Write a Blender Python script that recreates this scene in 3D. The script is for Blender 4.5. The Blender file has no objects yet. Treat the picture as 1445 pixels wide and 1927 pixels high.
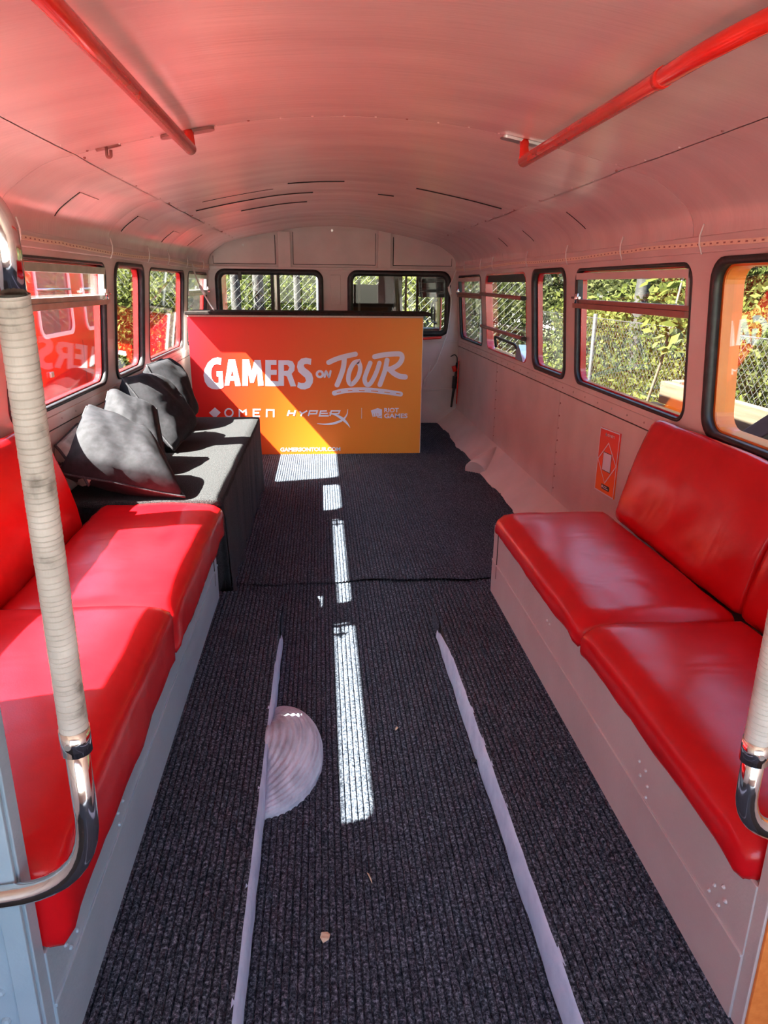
import bpy, bmesh, math, random
import numpy as np
from mathutils import Vector, Matrix

# ------------------------------------------------------------------ camera, sky, sun, exposure
scene = bpy.context.scene
COL = scene.collection
YAW, PITCH, ROLL, FOC = math.radians(5.0721), math.radians(17.6993), math.radians(0.5969), 1340.93
CAM = Vector((-0.1618, 0.0, 1.6))
_F = Vector((math.sin(YAW) * math.cos(PITCH), math.cos(YAW) * math.cos(PITCH), -math.sin(PITCH)))
_R = Vector((math.cos(YAW), -math.sin(YAW), 0))
_U = _R.cross(_F)
_R2 = math.cos(ROLL) * _R + math.sin(ROLL) * _U
_U2 = _R2.cross(_F)
cd = bpy.data.cameras.new('camera'); cam = bpy.data.objects.new('camera', cd); COL.objects.link(cam)
cd.sensor_fit = 'HORIZONTAL'; cd.sensor_width = 36.0; cd.lens = 36.0 * FOC / 1445.0
cd.clip_start = 0.02; cd.clip_end = 300
cam.matrix_world = Matrix(((_R2.x, _U2.x, -_F.x, CAM.x), (_R2.y, _U2.y, -_F.y, CAM.y), (_R2.z, _U2.z, -_F.z, CAM.z), (0, 0, 0, 1)))
scene.camera = cam

SUN_DIR = Vector((1.0, 0.27, -1.17)).normalized()      # the way the light travels
world = bpy.data.worlds.new('World'); scene.world = world; world.use_nodes = True
wn = world.node_tree; wn.nodes.clear()
sky = wn.nodes.new('ShaderNodeTexSky'); sky.sky_type = 'NISHITA'; sky.sun_disc = False
sky.sun_elevation = math.asin(-SUN_DIR.z); sky.sun_rotation = math.atan2(-SUN_DIR.x, -SUN_DIR.y)
sky.air_density = 1.0; sky.dust_density = 1.5; sky.ozone_density = 1.0
wbg = wn.nodes.new('ShaderNodeBackground'); wbg.inputs['Strength'].default_value = 0.55
wout = wn.nodes.new('ShaderNodeOutputWorld')
wn.links.new(sky.outputs[0], wbg.inputs['Color']); wn.links.new(wbg.outputs[0], wout.inputs['Surface'])

sl = bpy.data.lights.new('sun', 'SUN'); sl.energy = 44.0; sl.angle = 0.0093; sl.color = (1.0, 0.95, 0.86)
sun = bpy.data.objects.new('sun', sl); COL.objects.link(sun)
sun.rotation_euler = SUN_DIR.to_track_quat('-Z', 'Y').to_euler(); sun.location = (-8, -2, 10)

vs = scene.view_settings
vs.view_transform = 'Standard'; vs.look = 'None'; vs.gamma = 1.0; vs.use_curve_mapping = False
vs.exposure = 1.12
scene.cycles.max_bounces = 12; scene.cycles.diffuse_bounces = 6; scene.cycles.transparent_max_bounces = 24
scene.cycles.use_denoising = True
random.seed(7); RNG = np.random.default_rng(11)

# ------------------------------------------------------------------ materials
def srgb(r, g, b):
    f = lambda c: (c / 255 / 12.92) if c / 255 <= 0.04045 else ((c / 255 + 0.055) / 1.055) ** 2.4
    return (f(r), f(g), f(b), 1.0)
def new_mat(name):
    m = bpy.data.materials.new(name); m.use_nodes = True
    nt = m.node_tree; nt.nodes.clear()
    o = nt.nodes.new('ShaderNodeOutputMaterial')
    return m, nt, o
def N(nt, t, **kw):
    n = nt.nodes.new(t)
    for k, v in kw.items():
        if k.startswith('i_'):
            key = k[2:].replace('_', ' ')
            n.inputs[key].default_value = v
        else: setattr(n, k, v)
    return n
def coords(nt, scale=(1, 1, 1)):
    tc = N(nt, 'ShaderNodeTexCoord'); mp = N(nt, 'ShaderNodeMapping')
    mp.inputs['Scale'].default_value = scale
    nt.links.new(tc.outputs['Object'], mp.inputs['Vector']); return mp.outputs['Vector']
def ramp(nt, stops):
    r = N(nt, 'ShaderNodeValToRGB'); e = r.color_ramp.elements
    while len(e) < len(stops): e.new(0.5)
    for i, (p, c) in enumerate(stops): e[i].position = p; e[i].color = c if len(c) == 4 else (*c, 1)
    return r
def mat(name, c1, c2=None, scale=8.0, stretch=(1, 1, 1), rough=0.5, metal=0.0, bump=0.0, bscale=60.0, bstretch=None, spec=0.5, lo=0.35, hi=0.65, coat=0.0, detail=4.0):
    m, nt, o = new_mat(name)
    p = N(nt, 'ShaderNodeBsdfPrincipled')
    p.inputs['Roughness'].default_value = rough; p.inputs['Metallic'].default_value = metal
    p.inputs['Specular IOR Level'].default_value = spec
    p.inputs['Coat Weight'].default_value = coat; p.inputs['Coat Roughness'].default_value = 0.15
    c1 = c1 if len(c1) == 4 else (*c1, 1)
    if c2 is None: p.inputs['Base Color'].default_value = c1
    else:
        c2 = c2 if len(c2) == 4 else (*c2, 1)
        v = coords(nt, stretch); n = N(nt, 'ShaderNodeTexNoise'); n.inputs['Scale'].default_value = scale; n.inputs['Detail'].default_value = detail
        nt.links.new(v, n.inputs['Vector']); r = ramp(nt, [(lo, c1), (hi, c2)])
        nt.links.new(n.outputs['Fac'], r.inputs['Fac']); nt.links.new(r.outputs['Color'], p.inputs['Base Color'])
    if bump:
        v = coords(nt, bstretch or (1, 1, 1)); n = N(nt, 'ShaderNodeTexNoise'); n.inputs['Scale'].default_value = bscale; n.inputs['Detail'].default_value = 3
        nt.links.new(v, n.inputs['Vector']); b = N(nt, 'ShaderNodeBump'); b.inputs['Strength'].default_value = bump; b.inputs['Distance'].default_value = 0.01
        nt.links.new(n.outputs['Fac'], b.inputs['Height']); nt.links.new(b.outputs['Normal'], p.inputs['Normal'])
    nt.links.new(p.outputs[0], o.inputs['Surface'])
    return m
M = {}
M['paint'] = mat('grey_paint', (.58, .475, .45), (.66, .55, .52), scale=3.0, rough=0.38, bump=0.12, bscale=25, bstretch=(1, .25, 3))  # neutral grey with red bounce light mixed into the tint
M['ceil_paint'] = mat('ceiling_paint', (.60, .485, .46), (.68, .565, .535), scale=2.5, stretch=(.5, 2, 1), rough=0.27, bump=0.10, bscale=14, bstretch=(.3, 4, 1))  # red bounce also put into the ceiling grey
M['bounce_tint_paint'] = mat('bounce_tint_seat_box_paint', (.50, .43, .42), (.56, .49, .475), scale=4.0, rough=0.40, bump=0.10, bscale=90)  # right box: the shared grey paint with red bounce light mixed in
M['sky_tint_paint'] = mat('sky_tint_seat_box_paint', (.31, .43, .52), (.37, .49, .58), scale=4.0, rough=0.40, bump=0.10, bscale=90)  # left box: same grey, skylight's blue put into the colour
M['kerb_paint'] = mat('kerb_paint', (.37, .48, .66), (.48, .59, .76), scale=14, rough=0.45, bump=0.3, bscale=40)  # white paint coloured with the blue cast of the sky light
M['hump_paint'] = mat('hump_paint', (.36, .41, .50), (.58, .64, .74), scale=22, stretch=(1, .4, 1), rough=0.55, bump=0.45, bscale=70)
M['dark_gap'] = mat('dark_gap', (.02, .016, .015), rough=0.9)
M['red_paint'] = mat('red_gloss_paint', (.62, .012, .014), (.70, .018, .018), scale=6, rough=0.22, coat=0.5)
M['red_rail'] = mat('red_rail_paint', (.72, .022, .012), (.80, .03, .016), scale=9, rough=0.25, coat=0.4)
M['orange_panel'] = mat('orange_panel', (.72, .19, .035), (.80, .24, .05), scale=60, rough=0.55, bump=0.1, bscale=200)
M['rubber'] = mat('black_rubber', (.012, .012, .013), (.03, .028, .03), scale=20, rough=0.45, bump=0.1, bscale=40)
M['black_plastic'] = mat('black_plastic', (.015, .014, .014), rough=0.4)
M['alu'] = mat('aluminium', (.62, .60, .58), (.75, .73, .71), scale=12, rough=0.35, metal=0.9)
M['chrome'] = mat('chrome', (.80, .78, .74), (.88, .86, .82), scale=30, rough=0.10, metal=1.0, bump=0.03, bscale=30)
M['brown_rail'] = mat('brown_painted_rail', (.26, .10, .085), (.32, .13, .11), scale=10, rough=0.4)
M['white_plastic'] = mat('white_plastic', (.80, .78, .74), rough=0.35)
M['cable'] = mat('cable_white', (.75, .70, .66), rough=0.4)
M['led_strip'] = mat('led_strip', (.78, .62, .46), (.86, .74, .58), scale=60, stretch=(1, 1, 1), rough=0.35, bump=0.2, bscale=80)
M['print_white'] = mat('white_print', (.78, .79, .90), rough=0.5)
M['foam_edge'] = mat('foam_board_edge', (.74, .60, .52), (.80, .70, .62), scale=90, rough=0.8)
M['bar_top'] = mat('black_bar_top', (.012, .009, .008), (.03, .022, .02), scale=40, rough=0.75, spec=0.2, bump=0.15, bscale=90)
M['bark'] = mat('bark', (.012, .011, .010), (.040, .038, .034), scale=9, stretch=(1, 1, .4), rough=0.9, bump=0.6, bscale=30)
M['fence_post'] = mat('fence_post', (.02, .022, .022), rough=0.6)
M['orange_paint'] = mat('orange_gloss_paint', (.75, .17, .02), (.80, .20, .03), scale=8, rough=0.3)
M['wire'] = mat('fence_wire', (.04, .04, .038), rough=0.6)
M['timber'] = mat('timber', (.055, .042, .025), (.085, .066, .042), scale=14, stretch=(1, .15, 3), rough=0.75)
M['grey_timber'] = mat('weathered_timber', (.05, .052, .055), (.08, .082, .087), scale=14, stretch=(1, .3, 1), rough=0.8)
M['sand'] = mat('sandy_ground', (.17, .16, .14), (.27, .255, .22), scale=2.0, rough=0.95, bump=0.4, bscale=20)
M['dry_leaf'] = mat('dry_leaf', (.55, .40, .27), (.70, .54, .38), scale=40, rough=0.8)
M['cab'] = mat('cab_brown', (.055, .028, .022), (.09, .045, .035), scale=5, rough=0.6)
M['cab_black'] = mat('cab_black', (.012, .011, .011), rough=0.5)
M['cab_beige'] = mat('cab_beige', (.42, .34, .28), rough=0.5)
M['net'] = mat('grey_shed_board', (.14, .145, .15), (.2, .2, .2), scale=18, stretch=(1, 6, .3), rough=0.8)

def vinyl():
    m, nt, o = new_mat('red_vinyl'); p = N(nt, 'ShaderNodeBsdfPrincipled')
    v = coords(nt); n1 = N(nt, 'ShaderNodeTexNoise'); n1.inputs['Scale'].default_value = 5; n1.inputs['Detail'].default_value = 5
    nt.links.new(v, n1.inputs['Vector']); r = ramp(nt, [(.3, (.52, .003, .007, 1)), (.7, (.62, .006, .011, 1))])
    nt.links.new(n1.outputs['Fac'], r.inputs['Fac']); nt.links.new(r.outputs['Color'], p.inputs['Base Color'])
    p.inputs['Roughness'].default_value = 0.27; p.inputs['Specular IOR Level'].default_value = 0.36
    v2 = coords(nt, (2.0, 3.2, 2.4)); n2 = N(nt, 'ShaderNodeTexNoise'); n2.inputs['Scale'].default_value = 1.6; n2.inputs['Detail'].default_value = 2; n2.inputs['Distortion'].default_value = .6
    nt.links.new(v2, n2.inputs['Vector']); n3 = N(nt, 'ShaderNodeTexNoise'); n3.inputs['Scale'].default_value = 260
    nt.links.new(v, n3.inputs['Vector'])
    b1 = N(nt, 'ShaderNodeBump'); b1.inputs['Strength'].default_value = .30; b1.inputs['Distance'].default_value = .02
    b2 = N(nt, 'ShaderNodeBump'); b2.inputs['Strength'].default_value = .10; b2.inputs['Distance'].default_value = .002
    nt.links.new(n2.outputs['Fac'], b1.inputs['Height']); nt.links.new(n3.outputs['Fac'], b2.inputs['Height'])
    nt.links.new(b1.outputs['Normal'], b2.inputs['Normal']); nt.links.new(b2.outputs['Normal'], p.inputs['Normal'])
    nt.links.new(p.outputs[0], o.inputs['Surface']); return m
M['vinyl'] = vinyl()

def carpet():
    m, nt, o = new_mat('ribbed_charcoal_carpet'); p = N(nt, 'ShaderNodeBsdfPrincipled')
    v = coords(nt); n1 = N(nt, 'ShaderNodeTexNoise'); n1.inputs['Scale'].default_value = 115; n1.inputs['Detail'].default_value = 4; n1.inputs['Roughness'].default_value = .8
    nt.links.new(v, n1.inputs['Vector'])
    n2 = N(nt, 'ShaderNodeTexNoise'); n2.inputs['Scale'].default_value = 3.0; nt.links.new(v, n2.inputs['Vector'])
    r = ramp(nt, [(.40, (.012, .0155, .023, 1)), (.53, (.066, .078, .104, 1)), (.68, (.30, .34, .42, 1))])
    nt.links.new(n1.outputs['Fac'], r.inputs['Fac'])
    mx = N(nt, 'ShaderNodeMixRGB', blend_type='MULTIPLY'); mx.inputs['Fac'].default_value = .5
    r2 = ramp(nt, [(.3, (.7, .7, .7, 1)), (.7, (1, 1, 1, 1))]); nt.links.new(n2.outputs['Fac'], r2.inputs['Fac'])
    nt.links.new(r.outputs['Color'], mx.inputs['Color1']); nt.links.new(r2.outputs['Color'], mx.inputs['Color2'])
    nt.links.new(mx.outputs['Color'], p.inputs['Base Color']); p.inputs['Roughness'].default_value = .95; p.inputs['Specular IOR Level'].default_value = .1
    b = N(nt, 'ShaderNodeBump'); b.inputs['Strength'].default_value = .8; b.inputs['Distance'].default_value = .006
    nt.links.new(n1.outputs['Fac'], b.inputs['Height']); nt.links.new(b.outputs['Normal'], p.inputs['Normal'])
    nt.links.new(p.outputs[0], o.inputs['Surface']); return m
M['carpet'] = carpet()
M['black_cloth'] = mat('black_cloth', (.030, .029, .034), (.055, .053, .060), scale=120, rough=0.85, spec=0.25, bump=0.25, bscale=200)
M['felt'] = mat('black_felt', (.022, .022, .024), (.060, .060, .062), scale=220, rough=0.95, spec=0.1, bump=0.5, bscale=260, lo=.4, hi=.7)
M['pillow'] = mat('charcoal_cotton', (.010, .0095, .0125), (.020, .019, .024), scale=30, rough=0.8, spec=0.3, bump=0.10, bscale=6)
M['beige_cloth'] = mat('grey_beige_cloth', (.20, .18, .16), (.30, .27, .24), scale=20, rough=0.85, bump=0.4, bscale=16)

def tape():
    m, nt, o = new_mat('grubby_white_tape'); p = N(nt, 'ShaderNodeBsdfPrincipled')
    v = coords(nt); n1 = N(nt, 'ShaderNodeTexNoise'); n1.inputs['Scale'].default_value = 18; n1.inputs['Detail'].default_value = 5; nt.links.new(v, n1.inputs['Vector'])
    r = ramp(nt, [(.28, (.20, .18, .155, 1)), (.40, (.46, .43, .39, 1)), (.70, (.60, .57, .53, 1))]); nt.links.new(n1.outputs['Fac'], r.inputs['Fac'])
    nt.links.new(r.outputs['Color'], p.inputs['Base Color']); p.inputs['Roughness'].default_value = .6
    nt.links.new(p.outputs[0], o.inputs['Surface']); return m
M['tape'] = tape()

def gradient(name, axis_mix, stops, rough=.45):
    m, nt, o = new_mat(name); p = N(nt, 'ShaderNodeBsdfPrincipled')
    tc = N(nt, 'ShaderNodeTexCoord'); d = N(nt, 'ShaderNodeVectorMath', operation='DOT_PRODUCT'); d.inputs[1].default_value = axis_mix[:3]
    nt.links.new(tc.outputs['Object'], d.inputs[0]); a = N(nt, 'ShaderNodeMath', operation='ADD'); a.inputs[1].default_value = axis_mix[3]
    nt.links.new(d.outputs['Value'], a.inputs[0]); r = ramp(nt, stops); nt.links.new(a.outputs[0], r.inputs['Fac'])
    nt.links.new(r.outputs['Color'], p.inputs['Base Color']); p.inputs['Roughness'].default_value = rough
    nt.links.new(p.outputs[0], o.inputs['Surface']); return m
# printed gradient: crimson at the left, red orange, then amber at the right
M['banner'] = gradient('banner_print', (.40, 0, -.10, .64), [(0, srgb(212, 14, 52)), (.20, srgb(235, 28, 22)), (.43, srgb(246, 68, 2)), (.70, srgb(240, 118, 4)), (1, srgb(242, 156, 46))])
M['poster'] = gradient('poster_print', (0, 0, 2.7, .0), [(0, srgb(250, 120, 0)), (.45, srgb(245, 80, 20)), (1, srgb(235, 40, 40))])

def pane_fresnel(nt):
    # plain air-to-glass fresnel on both faces of a thin pane
    g = N(nt, 'ShaderNodeNewGeometry'); mr = N(nt, 'ShaderNodeMapRange'); mr.inputs['To Min'].default_value = 1.45; mr.inputs['To Max'].default_value = 1 / 1.45
    f = N(nt, 'ShaderNodeFresnel'); nt.links.new(g.outputs['Backfacing'], mr.inputs['Value']); nt.links.new(mr.outputs['Result'], f.inputs['IOR']); return f
def glass():
    m, nt, o = new_mat('window_glass'); t = N(nt, 'ShaderNodeBsdfTransparent'); t.inputs['Color'].default_value = (.93, .95, .94, 1)
    g = N(nt, 'ShaderNodeBsdfGlossy'); g.inputs['Roughness'].default_value = .01; g.inputs['Color'].default_value = (1, 1, 1, 1)
    f = pane_fresnel(nt); mx = N(nt, 'ShaderNodeMixShader')
    nt.links.new(f.outputs[0], mx.inputs['Fac']); nt.links.new(t.outputs[0], mx.inputs[1]); nt.links.new(g.outputs[0], mx.inputs[2])
    nt.links.new(mx.outputs[0], o.inputs['Surface']); return m
M['glass'] = glass()
def dusty_glass():
    m, nt, o = new_mat('dusty_glass'); t = N(nt, 'ShaderNodeBsdfTransparent'); t.inputs['Color'].default_value = (.85, .88, .88, 1)
    g = N(nt, 'ShaderNodeBsdfGlossy'); g.inputs['Roughness'].default_value = .05; d = N(nt, 'ShaderNodeBsdfDiffuse'); d.inputs['Color'].default_value = (.5, .52, .52, 1)
    f = pane_fresnel(nt); mx = N(nt, 'ShaderNodeMixShader'); m2 = N(nt, 'ShaderNodeMixShader'); m2.inputs['Fac'].default_value = .12
    nt.links.new(t.outputs[0], m2.inputs[1]); nt.links.new(d.outputs[0], m2.inputs[2])
    nt.links.new(f.outputs[0], mx.inputs['Fac']); nt.links.new(m2.outputs[0], mx.inputs[1]); nt.links.new(g.outputs[0], mx.inputs[2])
    nt.links.new(mx.outputs[0], o.inputs['Surface']); return m
M['dusty_glass'] = dusty_glass()
def leaf(name, c1, c2, c3):
    m, nt, o = new_mat(name); geo = N(nt, 'ShaderNodeNewGeometry'); r = ramp(nt, [(0, c1), (.55, c2), (1, c3)])
    nt.links.new(geo.outputs['Random Per Island'], r.inputs['Fac'])
    d = N(nt, 'ShaderNodeBsdfDiffuse'); t = N(nt, 'ShaderNodeBsdfTranslucent'); mx = N(nt, 'ShaderNodeMixShader'); mx.inputs['Fac'].default_value = .45
    nt.links.new(r.outputs['Color'], d.inputs['Color']); nt.links.new(r.outputs['Color'], t.inputs['Color'])
    nt.links.new(d.outputs[0], mx.inputs[1]); nt.links.new(t.outputs[0], mx.inputs[2]); nt.links.new(mx.outputs[0], o.inputs['Surface']); return m
M['leaf_a'] = leaf('leaf_green', (.018, .026, .008), (.055, .072, .018), (.12, .135, .04))
M['leaf_b'] = leaf('leaf_yellow_green', (.03, .04, .010), (.09, .105, .024), (.16, .17, .05))
M['leaf_c'] = leaf('leaf_olive', (.020, .025, .010), (.048, .056, .020), (.10, .105, .042))
M['grass'] = mat('rough_grass', (.06, .085, .02), (.16, .18, .06), scale=6, rough=0.95, bump=0.8, bscale=60)

# ------------------------------------------------------------------ helpers
def link(o, parent=None):
    COL.objects.link(o)
    if parent is not None: o.parent = parent
    return o
def tag(o, label=None, cat=None, group=None, kind=None):
    if label: o['label'] = label
    if cat: o['category'] = cat
    if group: o['group'] = group
    if kind: o['kind'] = kind
    return o
def empty(name, loc=(0, 0, 0)):
    o = bpy.data.objects.new(name, None); o.location = loc; o.empty_display_size = .05; COL.objects.link(o); return o
def mesh_obj(name, verts, faces, material, parent=None, smooth=False, origin=None):
    """verts in world coordinates; origin shifts the object's own origin there"""
    verts = [Vector(v) for v in verts]
    base = Vector((0, 0, 0))
    if parent is not None:
        p = parent
        while p is not None: base += Vector(p.location); p = p.parent
    org = Vector(origin) if origin is not None else (sum(verts, Vector()) / max(1, len(verts)) if parent is None else base)
    me = bpy.data.meshes.new(name)
    me.from_pydata([tuple(v - org) for v in verts], [], faces)
    me.materials.append(M[material] if isinstance(material, str) else material)
    if smooth: me.polygons.foreach_set('use_smooth', [len(f) <= 4 for f in faces])
    me.update()
    o = bpy.data.objects.new(name, me); link(o, parent); o.location = org - base
    return o
def bm_obj(name, bm, material, parent=None, smooth=False, origin=None):
    bm.verts.index_update()
    v = [x.co.copy() for x in bm.verts]; f = [[x.index for x in fc.verts] for fc in bm.faces]; bm.free()
    return mesh_obj(name, v, f, material, parent, smooth, origin)
def add_box(bm, x0, x1, y0, y1, z0, z1, bevel=0.0, seg=2):
    r = bmesh.ops.create_cube(bm, size=1.0)
    vs_ = r['verts']
    for v in vs_: v.co = Vector(((x0 + x1) / 2 + v.co.x * (x1 - x0), (y0 + y1) / 2 + v.co.y * (y1 - y0), (z0 + z1) / 2 + v.co.z * (z1 - z0)))
    if bevel:
        es = list({e for v in vs_ for e in v.link_edges})
        bmesh.ops.bevel(bm, geom=es, offset=bevel, segments=seg, affect='EDGES', profile=.5)
def box(name, x0, x1, y0, y1, z0, z1, material, parent=None, bevel=0.0, seg=2, smooth=False):
    bm = bmesh.new(); add_box(bm, x0, x1, y0, y1, z0, z1, bevel, seg); return bm_obj(name, bm, material, parent, smooth)
def fillet(pts, r, n=7):
    pts = [Vector(p) for p in pts]; out = [pts[0]]
    for i in range(1, len(pts) - 1):
        a, b, c = pts[i - 1], pts[i], pts[i + 1]
        d1 = (a - b); d2 = (c - b); t = min(r, d1.length * .49, d2.length * .49)
        p0 = b + d1.normalized() * t; p2 = b + d2.normalized() * t
        for k in range(n + 1):
            u = k / n; out.append(p0 * (1 - u) ** 2 + b * 2 * u * (1 - u) + p2 * u * u)
    out.append(pts[-1]); return out
def tube_geo(pts, rad, seg=12, cap=True):
    pts = [Vector(p) for p in pts]; n = len(pts)
    rads = rad if isinstance(rad, (list, tuple)) else [rad] * n
    T = []
    for i in range(n):
        a = pts[max(0, i - 1)]; b = pts[min(n - 1, i + 1)]; T.append((b - a).normalized())
    up = Vector((0, 0, 1)) if abs(T[0].z) < .9 else Vector((1, 0, 0))
    nx = T[0].cross(up).normalized(); V = []; Fc = []
    for i in range(n):
        nx = (nx - T[i] * nx.dot(T[i])).normalized(); ny = T[i].cross(nx)
        for k in range(seg):
            a = 2 * math.pi * k / seg; V.append(pts[i] + (nx * math.cos(a) + ny * math.sin(a)) * rads[i])
    for i in range(n - 1):
        for k in range(seg):
            k2 = (k + 1) % seg; Fc.append((i * seg + k, i * seg + k2, (i + 1) * seg + k2, (i + 1) * seg + k))
    if cap: Fc.append(tuple(range(seg - 1, -1, -1))); Fc.append(tuple((n - 1) * seg + k for k in range(seg)))
    return V, Fc
def tube(name, pts, rad, material, parent=None, seg=12, smooth=True):
    V, Fc = tube_geo(pts, rad, seg); return mesh_obj(name, V, Fc, material, parent, smooth)
def merge(geos):
    V = []; Fc = []
    for v, f in geos:
        o = len(V); V += list(v); Fc += [tuple(i + o for i in q) for q in f]
    return V, Fc
def rrect(a0, a1, b0, b1, r, n=6):
    out = []
    for ca, cb, s in ((a1 - r, b1 - r, 0), (a0 + r, b1 - r, 1), (a0 + r, b0 + r, 2), (a1 - r, b0 + r, 3)):
        for k in range(n + 1):
            t = math.pi / 2 * (s + k / n); out.append((ca + r * math.cos(t), cb + r * math.sin(t)))
    return out
def filled(loops, depth, bevel=0.0):
    """2D polygons with holes -> (verts 2D+depth, faces): flat plate of the given thickness"""
    cu = bpy.data.curves.new('tmp', 'CURVE'); cu.dimensions = '2D'; cu.fill_mode = 'BOTH'; cu.extrude = depth / 2
    for lp in loops:
        s = cu.splines.new('POLY'); s.points.add(len(lp) - 1); s.use_cyclic_u = True
        for i, p in enumerate(lp): s.points[i].co = (p[0], p[1], 0, 1)
    ob = bpy.data.objects.new('tmp', cu); COL.objects.link(ob)
    dg = bpy.context.evaluated_depsgraph_get(); me = bpy.data.meshes.new_from_object(ob.evaluated_get(dg))
    V = [v.co.copy() for v in me.vertices]; Fc = [tuple(p.vertices) for p in me.polygons]
    bpy.data.objects.remove(ob); bpy.data.curves.remove(cu); bpy.data.meshes.remove(me)
    return V, Fc
def loop_ring(outer, inner, d0, d1, mp):
    """solid ring between two loops of equal count, between depths d0 and d1"""
    n = len(outer); V = [mp(*p, d0) for p in outer] + [mp(*p, d0) for p in inner] + [mp(*p, d1) for p in outer] + [mp(*p, d1) for p in inner]
    Fc = []
    for i in range(n):
        j = (i + 1) % n
        Fc += [(i, j, n + j, n + i), (2 * n + i, 3 * n + i, 3 * n + j, 2 * n + j), (n + i, n + j, 3 * n + j, 3 * n + i), (i, 2 * n + i, 2 * n + j, j)]
    return V, Fc
def plate_map(loop, d0, d1, mp):
    n = len(loop); V = [mp(*p, d0) for p in loop] + [mp(*p, d1) for p in loop]
    Fc = [tuple(range(n)), tuple(range(2 * n - 1, n - 1, -1))] + [(i, n + i, n + (i + 1) % n, (i + 1) % n) for i in range(n)]
    return V, Fc
def struct(o): o['kind'] = 'structure'; return o

# ------------------------------------------------------------------ bus body: profile and mappings
YR, YF = -1.2, 8.49                 # unseen rear end, front bulkhead
def wx(z): return 1.451 - .08 * max(0.0, z - 1.0)
def side_map(s):
    return lambda y, z, d: Vector((s * (wx(z) + d), y, z))
_half = [(1.387, 1.80), (1.381, 1.85), (1.355, 1.90), (1.30, 1.948), (1.19, 2.018), (1.07, 2.054), (.835, 2.108), (.62, 2.15), (.42, 2.183), (.2, 2.203), (0, 2.21)]
def catmull(P, n=5):
    P = [Vector((p[0], p[1], 0)) for p in P]; out = []
    for i in range(len(P) - 1):
        p0, p1, p2, p3 = P[max(0, i - 1)], P[i], P[i + 1], P[min(len(P) - 1, i + 2)]
        for k in range(n):
            t = k / n
            v = .5 * ((2 * p1) + (p2 - p0) * t + (2 * p0 - 5 * p1 + 4 * p2 - p3) * t * t + (3 * p1 - p0 - 3 * p2 + p3) * t ** 3)
            out.append((v.x, v.y))
    out.append((P[-1].x, P[-1].y)); return out
HALF = catmull(_half)
HALF[-1] = (0.0, 2.21)
PROFILE = [(-x, z) for x, z in HALF] + [(x, z) for x, z in reversed(HALF[:-1])]     # left to right
def ceil_z(x):
    xs = [p[0] for p in PROFILE]; return float(np.interp(x, xs, [p[1] for p in PROFILE]))
def prof_norm(i):
    a = PROFILE[max(0, i - 1)]; b = PROFILE[min(len(PROFILE) - 1, i + 1)]
    t = Vector((b[0] - a[0], b[1] - a[1])).normalized(); return Vector((-t.y, t.x))
def shell_strip(name, x0, x1, y0, y1, off, thick, material, parent, smooth=True, sag=0.0):
    idx = [i for i, p in enumerate(PROFILE) if x0 - 1e-6 <= p[0] <= x1 + 1e-6]
    pts = [(PROFILE[i], prof_norm(i)) for i in idx]
    def at(x):
        return ((x, ceil_z(x)), prof_norm(min(range(len(PROFILE)), key=lambda k: abs(PROFILE[k][0] - x))))
    if x0 > PROFILE[0][0] and pts[0][0][0] - x0 > 1e-4: pts.insert(0, at(x0))
    if x1 < PROFILE[-1][0] and x1 - pts[-1][0][0] > 1e-4: pts.append(at(x1))
    n = len(pts); V = []; Fc = []; ns = 0
    pt = lambda k, o, yy: (pts[k][0][0] + pts[k][1].x * o, yy, pts[k][0][1] + pts[k][1].y * o)
    def sheet(f, g, flip):      # rows f(k), g(k) with vertices of their own
        o = len(V); V.extend(f(k) for k in range(n)); V.extend(g(k) for k in range(n))
        for i in range(n - 1):
            q = (o + i, o + n + i, o + n + i + 1, o + i + 1); Fc.append(q[::-1] if flip else q)
    hi = off + thick
    if sag:
        rows = [y0 + (y1 - y0) * t for t in np.linspace(0, 1, max(8, int((y1 - y0) / .06)))]
        so = lambda y: off - sag * (1 - math.exp(-min(y - y0, y1 - y) / .14)); o = len(V)
        for y in rows: V.extend(pt(k, so(y), float(y)) for k in range(n))
        for r in range(len(rows) - 1):
            for i in range(n - 1): Fc.append((o + r * n + i, o + (r + 1) * n + i, o + (r + 1) * n + i + 1, o + r * n + i + 1))
    else: sheet(lambda k: pt(k, off, y0), lambda k: pt(k, off, y1), False)
    sheet(lambda k: pt(k, hi, y0), lambda k: pt(k, hi, y1), True)
    sheet(lambda k: pt(k, off, y0), lambda k: pt(k, hi, y0), True); sheet(lambda k: pt(k, off, y1), lambda k: pt(k, hi, y1), False)
    for k in (0, n - 1):
        o = len(V); V.extend([pt(k, off, y0), pt(k, hi, y0), pt(k, hi, y1), pt(k, off, y1)]); Fc.append((o, o + 1, o + 2, o + 3) if k == 0 else (o + 3, o + 2, o + 1, o))
    o = mesh_obj(name, V, Fc, material, parent, smooth)
    return o

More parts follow.
